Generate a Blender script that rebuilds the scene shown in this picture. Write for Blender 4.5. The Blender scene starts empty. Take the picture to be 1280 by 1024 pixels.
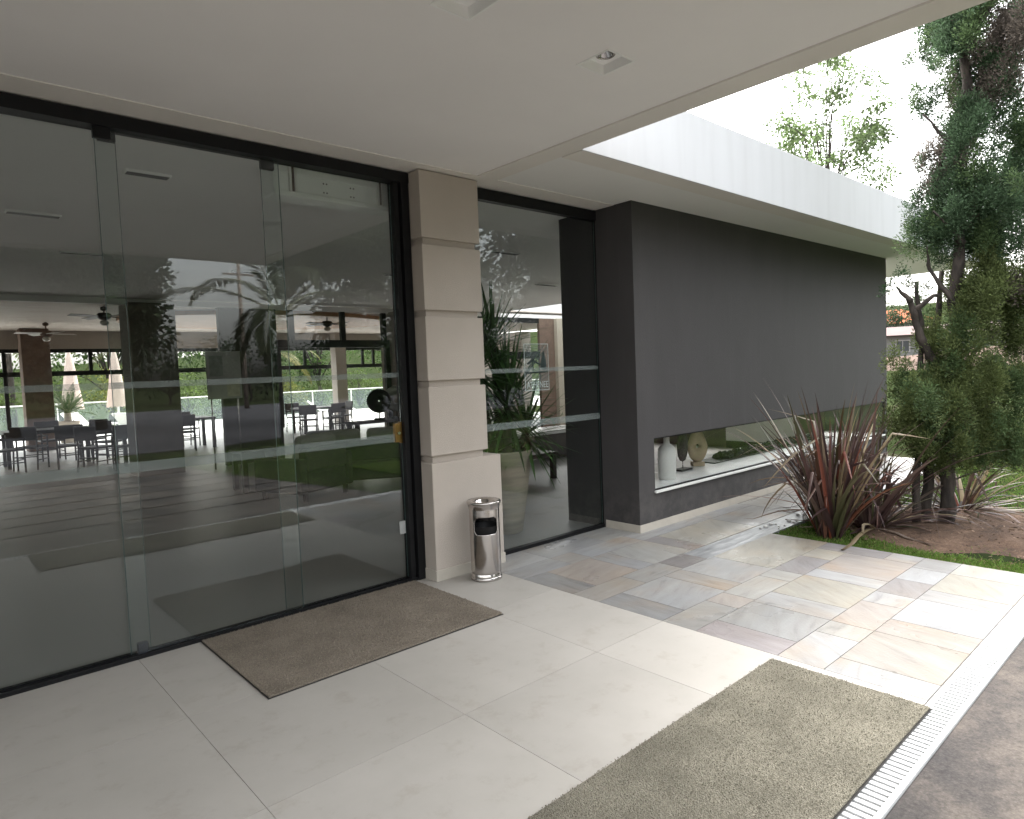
import bpy, bmesh, math, random
import numpy as np
from mathutils import Vector, Matrix
random.seed(7); rng = np.random.default_rng(7)
R = math.radians
S = bpy.context.scene
COL = S.collection

# ------------------------------------------------------------------ render / camera / light
S.render.engine = 'CYCLES'
cy = S.cycles
cy.use_denoising = True
try: cy.denoiser = 'OPENIMAGEDENOISE'
except Exception: pass
cy.max_bounces = 10; cy.diffuse_bounces = 5; cy.glossy_bounces = 5; cy.transmission_bounces = 6
cy.transparent_max_bounces = 24; cy.sample_clamp_indirect = 8.0; cy.caustics_reflective = False; cy.caustics_refractive = False
S.view_settings.view_transform = 'Standard'; S.view_settings.look = 'None'; S.view_settings.gamma = 1.0
EXPO = 2.66
S.view_settings.exposure = EXPO

YAW, PIT, ROL, FPX = .8383, -.057, -.039, 834.34
fw = Vector((math.cos(PIT)*math.cos(YAW), math.cos(PIT)*math.sin(YAW), math.sin(PIT)))
rt = Vector((math.sin(YAW), -math.cos(YAW), 0)); up = rt.cross(fw)
rt2 = rt*math.cos(ROL) + up*math.sin(ROL); up2 = -rt*math.sin(ROL) + up*math.cos(ROL)
cam = bpy.data.cameras.new('camera'); camo = bpy.data.objects.new('camera', cam); COL.objects.link(camo)
M = Matrix.Identity(4)
for i in range(3): M[i][0], M[i][1], M[i][2] = rt2[i], up2[i], -fw[i]
M.translation = Vector((0, 0, 1.6)); camo.matrix_world = M
cam.sensor_fit = 'HORIZONTAL'; cam.sensor_width = 36; cam.lens = 36*FPX/1280
cam.clip_start = .05; cam.clip_end = 2000
S.camera = camo

w = bpy.data.worlds.new('World'); S.world = w; w.use_nodes = True
nt = w.node_tree; bg = nt.nodes['Background']
sky = nt.nodes.new('ShaderNodeTexSky'); sky.sky_type = 'NISHITA'; sky.sun_disc = False
SUN_EL, SUN_AZ = 56, 42      # azimuth measured clockwise from +Y
sky.sun_elevation = R(SUN_EL); sky.sun_rotation = R(SUN_AZ)
sky.air_density = 1.6; sky.dust_density = 6.0; sky.ozone_density = .6
hs = nt.nodes.new('ShaderNodeHueSaturation'); hs.inputs['Saturation'].default_value = .20
nt.links.new(sky.outputs[0], hs.inputs['Color']); nt.links.new(hs.outputs[0], bg.inputs['Color'])
bg.inputs['Strength'].default_value = .15
sl = bpy.data.lights.new('sun', 'SUN'); so = bpy.data.objects.new('sun', sl); COL.objects.link(so)
sl.energy = .5; sl.angle = R(140); sl.color = (1, .965, .92)
sd = Vector((math.sin(R(SUN_AZ))*math.cos(R(SUN_EL)), math.cos(R(SUN_AZ))*math.cos(R(SUN_EL)), math.sin(R(SUN_EL))))
so.rotation_euler = sd.to_track_quat('Z', 'Y').to_euler()

# ------------------------------------------------------------------ materials
MATS = {}
def nodes(name):
    m = bpy.data.materials.new(name); m.use_nodes = True
    return m, m.node_tree, m.node_tree.nodes['Principled BSDF']
def N(t, kind, **kw):
    n = t.nodes.new('ShaderNode'+kind)
    for k, v in kw.items():
        if k in n.inputs.keys(): n.inputs[k].default_value = v
        else: setattr(n, k, v)
    return n
def ramp(t, fac, stops):
    r = t.nodes.new('ShaderNodeValToRGB'); e = r.color_ramp.elements
    while len(e) < len(stops): e.new(.5)
    for k, (p, c) in enumerate(stops):
        e[k].position = p; e[k].color = (*c, 1) if len(c) == 3 else c
    t.links.new(fac, r.inputs['Fac']); return r
def coords(t, scale=(1, 1, 1), kind='Object', rot=(0, 0, 0)):
    tc = t.nodes.new('ShaderNodeTexCoord'); mp = t.nodes.new('ShaderNodeMapping')
    mp.inputs['Scale'].default_value = scale; mp.inputs['Rotation'].default_value = rot
    t.links.new(tc.outputs[kind], mp.inputs['Vector']); return mp.outputs[0]
def mix(t, a, b, fac, mode='MIX'):
    m = t.nodes.new('ShaderNodeMix'); m.data_type = 'RGBA'; m.blend_type = mode
    for s, v in ((m.inputs[6], a), (m.inputs[7], b)):
        if hasattr(v, 'node'): t.links.new(v, s)
        else: s.default_value = (*v, 1) if len(v) == 3 else v
    if hasattr(fac, 'node'): t.links.new(fac, m.inputs[0])
    else: m.inputs[0].default_value = fac
    return m.outputs[2]
def mat(name, c, rough=.6, metal=0, var=.12, scale=3, bump=0, bscale=60, c2=None, aniso=(1, 1, 1), spec=.5, coord='Object', coat=0):
    """plain surface: base colour broken up by two octaves of noise, optional fine bump"""
    if name in MATS: return MATS[name]
    m, t, b = nodes(name)
    v = coords(t, aniso, coord)
    n1 = N(t, 'TexNoise', Scale=scale, Detail=6.0, Roughness=.6); t.links.new(v, n1.inputs['Vector'])
    lo = tuple(max(0, x*(1-var)) for x in c); hi = tuple(min(1, x*(1+var)) for x in (c2 or c))
    r = ramp(t, n1.outputs['Fac'], [(.3, lo), (.7, hi)])
    t.links.new(r.outputs[0], b.inputs['Base Color'])
    b.inputs['Metallic'].default_value = metal; b.inputs['Specular IOR Level'].default_value = spec
    rr = N(t, 'MapRange'); rr.inputs['To Min'].default_value = max(.02, rough-.08); rr.inputs['To Max'].default_value = min(1, rough+.08)
    t.links.new(n1.outputs['Fac'], rr.inputs['Value']); t.links.new(rr.outputs[0], b.inputs['Roughness'])
    if coat: b.inputs['Coat Weight'].default_value = coat
    if bump:
        n2 = N(t, 'TexNoise', Scale=bscale, Detail=4.0); t.links.new(v, n2.inputs['Vector'])
        bp = N(t, 'Bump', Strength=bump, Distance=.01); t.links.new(n2.outputs['Fac'], bp.inputs['Height'])
        t.links.new(bp.outputs[0], b.inputs['Normal'])
    MATS[name] = m; return m
def glass_mat(name='clear_glass', f0=.047, tint=(.905, .925, .918, 1)):
    if name in MATS: return MATS[name]
    m, t, b = nodes(name); t.nodes.remove(b)
    out = t.nodes['Material Output']
    lw = N(t, 'LayerWeight', Blend=.5)
    p = N(t, 'Math', operation='POWER'); p.inputs[1].default_value = 5; t.links.new(lw.outputs['Facing'], p.inputs[0])
    ma = N(t, 'Math', operation='MULTIPLY_ADD'); ma.inputs[1].default_value = .94; ma.inputs[2].default_value = f0
    t.links.new(p.outputs[0], ma.inputs[0])
    tr = N(t, 'BsdfTransparent'); tr.inputs[0].default_value = tint
    gl = N(t, 'BsdfGlossy', Roughness=0.0); gl.inputs[0].default_value = (.95, .98, 1, 1)
    mx = N(t, 'MixShader'); t.links.new(ma.outputs[0], mx.inputs[0]); t.links.new(tr.outputs[0], mx.inputs[1]); t.links.new(gl.outputs[0], mx.inputs[2])
    t.links.new(mx.outputs[0], out.inputs[0]); MATS[name] = m; return m
def frost_mat(name='frosted_film', fac=.26, col=(.50, .57, .56)):
    if name in MATS: return MATS[name]
    m, t, b = nodes(name); t.nodes.remove(b); out = t.nodes['Material Output']
    tr = N(t, 'BsdfTransparent'); df = N(t, 'BsdfDiffuse'); df.inputs[0].default_value = (*col, 1)
    tl = N(t, 'BsdfTranslucent'); tl.inputs[0].default_value = (*col, 1)
    m2 = N(t, 'MixShader'); m2.inputs[0].default_value = .4; t.links.new(df.outputs[0], m2.inputs[1]); t.links.new(tl.outputs[0], m2.inputs[2])
    mx = N(t, 'MixShader'); mx.inputs[0].default_value = fac; t.links.new(tr.outputs[0], mx.inputs[1]); t.links.new(m2.outputs[0], mx.inputs[2])
    t.links.new(mx.outputs[0], out.inputs[0]); MATS[name] = m; return m
def leaf_mat(name, rough=.5, trans=.35):
    """foliage: colour comes from a per-leaf attribute of the plant itself"""
    if name in MATS: return MATS[name]
    m, t, b = nodes(name); out = t.nodes['Material Output']; rough = max(rough, .6) if name == 'leaf' else rough
    at = N(t, 'Attribute'); at.attribute_name = 'tint'
    t.links.new(at.outputs['Color'], b.inputs['Base Color']); b.inputs['Roughness'].default_value = rough
    b.inputs['Specular IOR Level'].default_value = .15 if name == 'leaf' else .4
    tl = N(t, 'BsdfTranslucent'); t.links.new(at.outputs['Color'], tl.inputs[0])
    mx = N(t, 'MixShader'); mx.inputs[0].default_value = trans
    t.links.new(b.outputs[0], mx.inputs[1]); t.links.new(tl.outputs[0], mx.inputs[2]); t.links.new(mx.outputs[0], out.inputs[0])
    MATS[name] = m; return m

# ------------------------------------------------------------------ objects
def setp(o, label=None, cat=None, group=None, kind=None):
    if label: o['label'] = label
    if cat: o['category'] = cat
    if group: o['group'] = group
    if kind: o['kind'] = kind
    return o
def thing(name, label, cat, loc=(0, 0, 0), group=None, rz=0):
    o = bpy.data.objects.new(name, None); COL.objects.link(o); o.location = loc; o.rotation_euler.z = rz
    o.empty_display_size = .1
    return setp(o, label, cat, group)
def origin(o):
    v = Vector((0, 0, 0))
    while o is not None: v += Vector(o.location); o = o.parent
    return v
def link_mesh(name, me, m, parent=None, world=False, label=None):
    o = bpy.data.objects.new(name, me); COL.objects.link(o)
    for mm in (m if isinstance(m, (list, tuple)) else [m]): me.materials.append(mm)
    if parent is not None:
        o.parent = parent
        if world: o.location = -origin(parent)
    if label: o['label'] = label
    return o
class MB:
    def __init__(s): s.bm = bmesh.new(); s.mi = 0
    def _mi(s, fs):
        for f in fs: f.material_index = s.mi
    def box(s, x0, x1, y0, y1, z0, z1, bev=0, rz=0, pivot=None, rot=None):
        vs = [s.bm.verts.new((x, y, z)) for x in (x0, x1) for y in (y0, y1) for z in (z0, z1)]
        fs = [s.bm.faces.new([vs[i] for i in q]) for q in ((0, 1, 3, 2), (4, 6, 7, 5), (0, 4, 5, 1), (2, 3, 7, 6), (0, 2, 6, 4), (1, 5, 7, 3))]
        s._mi(fs)
        if rz or rot:
            p = Vector(pivot if pivot else ((x0+x1)/2, (y0+y1)/2, (z0+z1)/2))
            mt = rot if rot else Matrix.Rotation(rz, 3, 'Z')
            for v in vs: v.co = p + mt @ (v.co - p)
        if bev:
            es = list({e for f in fs for e in f.edges})
            r = bmesh.ops.bevel(s.bm, geom=es, offset=bev, segments=2, affect='EDGES', profile=.5)
            s._mi(r['faces'])
        return s
    def quad(s, pts):
        f = s.bm.faces.new([s.bm.verts.new(p) for p in pts]); s._mi([f]); return f
    def tube(s, pts, rad, seg=10, caps=True):
        pts = [Vector(p) for p in pts]; rad = [rad]*len(pts) if not hasattr(rad, '__len__') else rad
        rings = []; prev = None
        for i, p in enumerate(pts):
            d = (pts[min(i+1, len(pts)-1)] - pts[max(i-1, 0)]).normalized()
            a = prev if prev else (Vector((1, 0, 0)) if abs(d.x) < .9 else Vector((0, 1, 0)))
            u = (a - d*a.dot(d)).normalized(); prev = u; v = d.cross(u)
            rings.append([s.bm.verts.new(p + (u*math.cos(k*2*math.pi/seg) + v*math.sin(k*2*math.pi/seg))*rad[i]) for k in range(seg)])
        for a, b in zip(rings, rings[1:]):
            for k in range(seg):
                f = s.bm.faces.new((a[k], a[(k+1) % seg], b[(k+1) % seg], b[k])); f.smooth = True; f.material_index = s.mi
        if caps:
            s._mi([s.bm.faces.new(rings[0][::-1]), s.bm.faces.new(rings[-1])])
        return s
    def lathe(s, cx, cy, prof, seg=40, smooth=True, ang=None):
        rings = []
        for r, z in prof:
            rings.append([s.bm.verts.new((cx + r*math.cos(k*2*math.pi/seg), cy + r*math.sin(k*2*math.pi/seg), z)) for k in range(seg)])
        for a, b in zip(rings, rings[1:]):
            for k in range(seg):
                f = s.bm.faces.new((a[k], a[(k+1) % seg], b[(k+1) % seg], b[k])); f.smooth = smooth; f.material_index = s.mi
        return s
    def cap(s, cx, cy, r, z, seg=40):
        s._mi([s.bm.faces.new([s.bm.verts.new((cx + r*math.cos(k*2*math.pi/seg), cy + r*math.sin(k*2*math.pi/seg), z)) for k in range(seg)])]); return s
    def prism(s, poly, z0, z1):
        a = [s.bm.verts.new((x, y, z0)) for x, y in poly]; b = [s.bm.verts.new((x, y, z1)) for x, y in poly]; n = len(a)
        fs = [s.bm.faces.new(a[::-1]), s.bm.faces.new(b)] + [s.bm.faces.new((a[i], a[(i+1) % n], b[(i+1) % n], b[i])) for i in range(n)]
        s._mi(fs); return s
    def build(s, name, m, parent=None, world=True, label=None, recalc=True):
        if recalc: bmesh.ops.recalc_face_normals(s.bm, faces=s.bm.faces)
        me = bpy.data.meshes.new(name); s.bm.to_mesh(me); s.bm.free()
        return link_mesh(name, me, m, parent, world, label)
def np_mesh(name, V, F, m, parent=None, tint=None, smooth=False, world=False, uv=None):
    """V (n,3), F (k,4) quads, tint (k,3) one colour per face"""
    me = bpy.data.meshes.new(name); k = F.shape[1]
    me.vertices.add(len(V)); me.vertices.foreach_set('co', np.ascontiguousarray(V, np.float32).ravel())
    me.loops.add(F.size); me.loops.foreach_set('vertex_index', np.ascontiguousarray(F, np.int32).ravel())
    me.polygons.add(len(F)); me.polygons.foreach_set('loop_start', np.arange(0, F.size, k, dtype=np.int32))
    if smooth: me.polygons.foreach_set('use_smooth', np.ones(len(F), bool))
    me.update(calc_edges=True)
    if tint is not None:
        a = me.attributes.new('tint', 'FLOAT_COLOR', 'FACE')
        a.data.foreach_set('color', np.c_[tint, np.ones(len(tint))].astype(np.float32).ravel())
    return link_mesh(name, me, m, parent, world)
def copy_tree(o, parent=None):
    c = o.copy(); COL.objects.link(c)
    if parent is not None: c.parent = parent
    for ch in [x for x in bpy.data.objects if x.parent == o]: copy_tree(ch, c)
    return c

# ---- leaves as many small bent diamonds
def unit(a): return a/np.maximum(np.linalg.norm(a, axis=-1, keepdims=True), 1e-9)
def leaf_arrays(P, D, L, W, droop=0.0):
    n = len(P); D = unit(D); L = np.broadcast_to(np.asarray(L, float), (n,))[:, None]; W = np.broadcast_to(np.asarray(W, float), (n,))[:, None]
    rnd = rng.normal(size=(n, 3)); sd_ = unit(np.cross(D, rnd))
    mid = P + D*L*.45; tip = P + D*L; tip[:, 2] -= (droop*L)[:, 0]
    V = np.stack([P, mid + sd_*W*.5, tip, mid - sd_*W*.5], 1).reshape(-1, 3)
    return V, np.arange(n*4).reshape(-1, 4)
def clumps(cents, rads, per, L, W, base, spread=.25, up_=.4, flat=1.0, shell=.35, droop=.1, pull=1.0):
    """leaves around clump centres, pointing outward/upward; every clump has its own tone"""
    Ps, Ds, Ts = [], [], []
    for c, r, b in zip(cents, rads, base):
        n = max(8, int(per*(r/np.mean(rads))**2)); d = unit(rng.normal(size=(n, 3)))
        rr = r*(shell + (1-shell)*rng.random(n))[:, None]
        p = np.array(c) + d*rr*np.array([1, 1, flat]); Ps.append(p)
        Ds.append(d*pull + np.array([0, 0, up_]) + rng.normal(size=(n, 3))*.35)
        tone = rng.normal(1, spread*.5); Ts.append(np.clip(np.array(b)*tone*rng.normal(1, spread, size=(n, 1)), .004, .8))
    P = np.concatenate(Ps); D = np.concatenate(Ds); T = np.concatenate(Ts); n = len(P)
    V, F = leaf_arrays(P, D, L*rng.uniform(.6, 1.3, n), W*rng.uniform(.7, 1.3, n), droop)
    return V, F, T

# palette of plain materials
WHITE = mat('white_render', (.80, .79, .775), .8, var=.02, scale=1.5, bump=.06, bscale=180)
CEIL = mat('ceiling_plaster', (.88, .858, .853), .85, var=.035, scale=.7, bump=.04, bscale=120)
STRIP = mat('edge_trim_plaster', (.76, .725, .685), .8, var=.03, scale=2)
def dark_render():
    m = mat('charcoal_render', (.048, .0445, .0455), .75, var=.17, scale=2.4, bump=.3, bscale=160, aniso=(1, 1, .3)); t = m.node_tree; b = t.nodes['Principled BSDF']
    src = b.inputs['Base Color'].links[0].from_socket; tc = N(t, 'TexCoord'); sp = N(t, 'SeparateXYZ'); t.links.new(tc.outputs['Object'], sp.inputs[0])
    mr = N(t, 'MapRange'); mr.inputs['From Min'].default_value = .55; mr.inputs['From Max'].default_value = .08; t.links.new(sp.outputs['Z'], mr.inputs['Value'])
    n = N(t, 'TexNoise', Scale=7.0, Detail=8.0, Roughness=.7); t.links.new(tc.outputs['Object'], n.inputs['Vector'])
    r = ramp(t, n.outputs['Fac'], [(.42, (0, 0, 0)), (.7, (.55, .55, .55))]); mu = N(t, 'Math', operation='MULTIPLY'); t.links.new(mr.outputs[0], mu.inputs[0]); t.links.new(r.outputs[0], mu.inputs[1])
    mp = N(t, 'Mapping'); mp.inputs['Scale'].default_value = (9, 9, .35); t.links.new(tc.outputs['Object'], mp.inputs['Vector'])
    n2 = N(t, 'TexNoise', Scale=2.2, Detail=5.0, Roughness=.6); t.links.new(mp.outputs[0], n2.inputs['Vector']); r2 = ramp(t, n2.outputs['Fac'], [(.60, (0, 0, 0)), (.72, (.20, .20, .20))])
    c = mix(t, src, (.13, .12, .11), mu.outputs[0]); c = mix(t, c, (.085, .082, .084), r2.outputs[0]); t.links.new(c, b.inputs['Base Color']); return m
DARK = dark_render()
_unused = 0 and mat('charcoal_render', (.045, .043, .047), .75, var=.17, scale=2.4, bump=.3, bscale=160, aniso=(1, 1, .3))
BEIGE = mat('beige_render', (.48, .425, .375), .9, var=.05, scale=2.5, bump=.35, bscale=150)
BLACK = mat('black_metal', (.007, .007, .008), .5, var=.2, scale=8, spec=.25)
SKIRT = mat('skirting_stone', (.50, .46, .40), .5, var=.08, scale=6)
GLASS = glass_mat(); FROST = frost_mat()
STEEL = mat('brushed_steel', (.52, .49, .47), .16, 1, var=.06, scale=5, aniso=(1, 1, 8))
DWOOD = mat('dark_wood', (.03, .02, .016), .45, var=.3, scale=4, aniso=(1, 1, 6))
FABG = mat('grey_fabric', (.30, .29, .27), .9, var=.08, scale=8, bump=.2, bscale=300)
DFAB = mat('dark_fabric', (.03, .028, .027), .9, var=.15, scale=8)
WPLAS = mat('white_plastic', (.75, .75, .72), .45, var=.03, scale=4)
BARK = mat('bark', (.045, .036, .030), .95, var=.75, scale=14, bump=1.0, bscale=42, aniso=(1, 1, .3))
CONC = mat('light_concrete', (.5, .48, .45), .8, var=.08, scale=3, bump=.1)
LEAF = leaf_mat('leaf'); BLADE = leaf_mat('blade', .42, .2)

exec_parts = []
# ================================================================== GROUND
def terrain(x, y):
    def ss(a, b, v):
        t_ = np.clip((v-a)/(b-a), 0, 1); return t_*t_*(3-2*t_)
    d = x*.94 + y*.3
    h = -.03 + 1.2*ss(36, 62, d) + 13*ss(70, 190, d) + .5*np.sin(x*.07)*np.sin(y*.05)*ss(45, 90, np.hypot(x-5, y-4))
    h = h - .25*ss(30, 40, y)
    return h
g = np.concatenate([np.linspace(-420, -60, 19)[:-1], np.linspace(-60, 80, 57), np.linspace(80, 420, 18)[1:]])
GX, GY = np.meshgrid(g, g, indexing='ij'); n = len(g)
V = np.stack([GX, GY, terrain(GX, GY)], -1).reshape(-1, 3)
I = np.arange(n*n).reshape(n, n)
F = np.stack([I[:-1, :-1], I[1:, :-1], I[1:, 1:], I[:-1, 1:]], -1).reshape(-1, 4)
m, t, b = nodes('lawn_turf'); v = coords(t)
n1 = N(t, 'TexNoise', Scale=.6, Detail=8.0, Roughness=.65); n2 = N(t, 'TexNoise', Scale=9.0, Detail=6.0, Roughness=.7)
t.links.new(v, n1.inputs['Vector']); t.links.new(v, n2.inputs['Vector'])
r1 = ramp(t, n1.outputs['Fac'], [(.25, (.017, .025, .010)), (.5, (.027, .037, .016)), (.68, (.044, .047, .025))])
r2 = ramp(t, n2.outputs['Fac'], [(.3, (.6, .6, .6)), (.7, (1.25, 1.25, 1.25))])
t.links.new(mix(t, r1.outputs[0], r2.outputs[0], .8, 'MULTIPLY'), b.inputs['Base Color']); b.inputs['Roughness'].default_value = .95
b.inputs['Specular IOR Level'].default_value = 0
bp = N(t, 'Bump', Strength=.6, Distance=.03); t.links.new(n2.outputs['Fac'], bp.inputs['Height']); t.links.new(bp.outputs[0], b.inputs['Normal'])
TURF = m
setp(np_mesh('ground', V, F, TURF, smooth=True), kind='structure')

# porch: large beige porcelain tiles on a darker joint bed
def slabs(name, rects, m, z, th, gap, tints=None, uvrot=None, kind='structure'):
    bm = bmesh.new(); lay = bm.faces.layers.float_color.new('tint') if tints else None
    uvl = bm.loops.layers.uv.new('UVMap')
    for k, (x0, x1, y0, y1) in enumerate(rects):
        x0 += gap; x1 -= gap; y0 += gap; y1 -= gap
        vs = [bm.verts.new((x, y, zz)) for x in (x0, x1) for y in (y0, y1) for zz in (z-th, z)]
        fs = [bm.faces.new([vs[i] for i in q]) for q in ((4, 6, 7, 5), (1, 5, 7, 3), (0, 4, 5, 1), (2, 3, 7, 6), (0, 1, 3, 2))]
        a = uvrot[k] if uvrot else 0; ox, oy = rng.random(2)*40
        for f in fs:
            if lay: f[lay] = (*tints[k], 1)
            for l in f.loops:
                px_, py_ = l.vert.co.x - x0, l.vert.co.y - y0
                l[uvl].uv = (ox + px_*math.cos(a) + py_*math.sin(a), oy - px_*math.sin(a) + py_*math.cos(a))
    bmesh.ops.recalc_face_normals(bm, faces=bm.faces)
    me = bpy.data.meshes.new(name); bm.to_mesh(me); bm.free()
    return setp(link_mesh(name, me, m), kind=kind)
bed = MB(); bed.box(-9, 3.41, .985, 4.35, -.06, -.004); setp(bed.build('porch_base', mat('tile_joint', (.28, .26, .235), .9)), kind='structure')
xs = [.89 + .945*k for k in range(-10, 3)] + [3.41]; ys = [.985, 1.51, 2.455, 3.40, 4.345]
m, t, b = nodes('porcelain_tile'); v = coords(t)
at = N(t, 'Attribute'); at.attribute_name = 'tint'
n1 = N(t, 'TexNoise', Scale=1.3, Detail=7.0, Roughness=.6); t.links.new(v, n1.inputs['Vector'])
n2 = N(t, 'TexNoise', Scale=5.5, Detail=9.0, Roughness=.72); t.links.new(v, n2.inputs['Vector'])
r1 = ramp(t, n1.outputs['Fac'], [(.3, (.90, .90, .89)), (.7, (1.05, 1.05, 1.05))])
r2 = ramp(t, n2.outputs['Fac'], [(.34, (.80, .76, .72)), (.46, (.99, .99, .99)), (.7, (1.04, 1.04, 1.04))])
c = mix(t, at.outputs['Color'], r1.outputs[0], 1, 'MULTIPLY'); c = mix(t, c, r2.outputs[0], .5, 'MULTIPLY')
t.links.new(c, b.inputs['Base Color'])
rr = N(t, 'MapRange'); rr.inputs['To Min'].default_value = .34; rr.inputs['To Max'].default_value = .58
t.links.new(n2.outputs['Fac'], rr.inputs['Value']); t.links.new(rr.outputs[0], b.inputs['Roughness'])
TILE = m; b.inputs['Specular IOR Level'].default_value = .3
rects = [(xs[i], xs[i+1], ys[j], ys[j+1]) for i in range(len(xs)-1) for j in range(len(ys)-1)]
slabs('porch_floor', rects, TILE, 0,   .0035, .0012, [tuple(np.array((.445, .42, .385))*rng.normal(1, .025)) for _ in rects])

# quartzite crazy-bond paving in two module widths
P = dict(cream=(.60, .57, .50), gry=(.48, .47, .46), dgry=(.37, .365, .36), blue=(.545, .54, .53), wht=(.59, .58, .565), mauve=(.40, .355, .345),
         brn=(.30, .245, .225), tan=(.54, .47, .385), peach=(.60, .50, .42), yel=(.60, .54, .41), pink=(.50, .41, .40), stk=(.50, .48, .44), org=(.60, .47, .36))
SL = [ # x0, x1, y0, y1, colour, streak angle (degrees from X)
 (3.41, 3.61, .985, 1.46, 'blue', 10), (3.61, 4.10, .985, 1.46, 'tan', 62), (4.10, 4.36, .985, 1.46, 'peach', 80), (4.36, 4.84, .985, 1.46, 'blue', 85),
 (4.84, 5.08, .985, 1.46, 'gry', 80), (5.08, 5.55, .985, 1.46, 'yel', 40), (5.55, 5.87, .985, 1.46, 'cream', 10),
 (3.41, 3.88, 1.46, 1.71, 'blue', 55), (3.88, 4.10, 1.46, 1.71, 'cream', 0), (4.10, 4.58, 1.46, 1.71, 'peach', 50), (4.58, 4.83, 1.46, 1.71, 'wht', 0),
 (4.83, 5.20, 1.46, 1.71, 'mauve', 30), (5.20, 5.55, 1.46, 1.71, 'wht', 10), (5.55, 5.87, 1.46, 1.71, 'gry', 90),
 (3.41, 3.65, 1.71, 2.22, 'pink', 90), (3.65, 4.10, 1.71, 2.22, 'stk', 20), (4.10, 4.36, 1.71, 2.22, 'blue', 80), (4.36, 4.87, 1.71, 2.22, 'yel', 60),
 (4.87, 5.08, 1.71, 2.22, 'wht', 85), (5.08, 5.64, 1.71, 2.22, 'peach', 90), (5.64, 5.87, 1.71, 1.94, 'wht', 90), (5.64, 5.87, 1.94, 2.46, 'mauve', 90),
 (3.41, 3.91, 2.22, 2.46, 'stk', 125), (3.91, 4.13, 2.22, 2.46, 'peach', 30), (4.13, 4.64, 2.22, 2.46, 'cream', 0), (4.64, 4.86, 2.22, 2.46, 'cream', 90),
 (4.86, 5.34, 2.22, 2.46, 'mauve', 40), (5.34, 5.64, 2.22, 2.46, 'yel', 80),
 (3.41, 3.66, 2.46, 2.98, 'dgry', 85), (3.66, 4.17, 2.46, 2.98, 'blue', 15), (4.17, 4.39, 2.46, 2.98, 'tan', 86), (4.39, 4.86, 2.46, 2.98, 'blue', 5),
 (4.86, 5.87, 2.46, 2.98, 'yel', 20),
 (3.41, 3.95, 2.98, 3.22, 'tan', 4), (3.95, 4.43, 2.98, 3.22, 'stk', 6), (4.43, 4.78, 2.98, 3.22, 'brn', 0),
 (3.41, 3.66, 3.22, 3.73, 'dgry', 88), (3.66, 4.17, 3.22, 3.73, 'org', 10), (4.17, 4.38, 3.22, 3.73, 'gry', 85), (4.38, 4.92, 3.22, 3.73, 'cream', 70),
 (4.92, 5.13, 3.22, 3.73, 'mauve', 88), (5.13, 6.05, 3.22, 3.73, 'yel', 55), (6.05, 6.9, 3.22, 3.73, 'stk', 5), (6.9, 7.75, 3.22, 3.89, 'cream', 60),
 (7.75, 8.5, 3.22, 3.89, 'blue', 5), (8.5, 9.4, 3.22, 3.89, 'tan', 5), (9.4, 10.3, 3.22, 3.89, 'wht', 5), (10.3, 11.6, 3.22, 3.89, 'cream', 5),
 (3.41, 3.95, 3.73, 3.98, 'gry', 3), (3.95, 4.20, 3.73, 3.98, 'tan', 3), (4.20, 4.92, 3.73, 3.98, 'blue', 3), (4.92, 6.05, 3.73, 3.98, 'wht', 3), (6.05, 6.9, 3.73, 3.98, 'blue', 3),
 (3.41, 3.95, 3.98, 4.345, 'wht', 5), (3.95, 4.68, 3.98, 4.345, 'blue', 5), (4.68, 5.113, 3.98, 4.345, 'cream', 5)]
bed = MB(); bed.box(3.411, 5.868, .985, 4.35, -.06, -.0042); bed.box(5.8681, 11.6, 3.215, 3.92, -.06, -.0042); setp(bed.build('paving_base', mat('paving_joint', (.26, .25, .23), .9)), kind='structure')
m, t, b = nodes('quartzite'); tc = N(t, 'TexCoord'); mp = N(t, 'Mapping'); mp.inputs['Scale'].default_value = (2.0, 9, 1)
t.links.new(tc.outputs['UV'], mp.inputs['Vector'])
at = N(t, 'Attribute'); at.attribute_name = 'tint'
n1 = N(t, 'TexNoise', Scale=1.5, Detail=7.0, Roughness=.62, Distortion=.6); t.links.new(mp.outputs[0], n1.inputs['Vector'])
n2 = N(t, 'TexNoise', Scale=1.6, Detail=4.0); t.links.new(tc.outputs['UV'], n2.inputs['Vector'])
n3 = N(t, 'TexNoise', Scale=70.0, Detail=3.0); t.links.new(tc.outputs['UV'], n3.inputs['Vector'])
r1 = ramp(t, n1.outputs['Fac'], [(.30, (.55, .54, .55)), (.43, (.93, .91, .89)), (.55, (1.02, 1.02, 1.02)), (.70, (1.22, 1.23, 1.24))])
r2 = ramp(t, n2.outputs['Fac'], [(.38, (.94, .97, 1.02)), (.55, (1, 1, 1)), (.72, (1.05, .90, .76))])
c = mix(t, at.outputs['Color'], r1.outputs[0], .62, 'MULTIPLY'); c = mix(t, c, r2.outputs[0], .95, 'MULTIPLY')
t.links.new(c, b.inputs['Base Color'])
v = coords(t); n4 = N(t, 'TexNoise', Scale=1.1, Detail=5.0); t.links.new(v, n4.inputs['Vector'])
rr = ramp(t, n4.outputs['Fac'], [(.32, (.20,)*3), (.62, (.55,)*3)]); t.links.new(rr.outputs[0], b.inputs['Roughness'])
bp = N(t, 'Bump', Strength=.25, Distance=.006)
ad = N(t, 'Math', operation='ADD'); t.links.new(n1.outputs['Fac'], ad.inputs[0]); t.links.new(n3.outputs['Fac'], ad.inputs[1])
t.links.new(ad.outputs[0], bp.inputs['Height']); t.links.new(bp.outputs[0], b.inputs['Normal'])
b.inputs['Specular IOR Level'].default_value = .38
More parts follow.
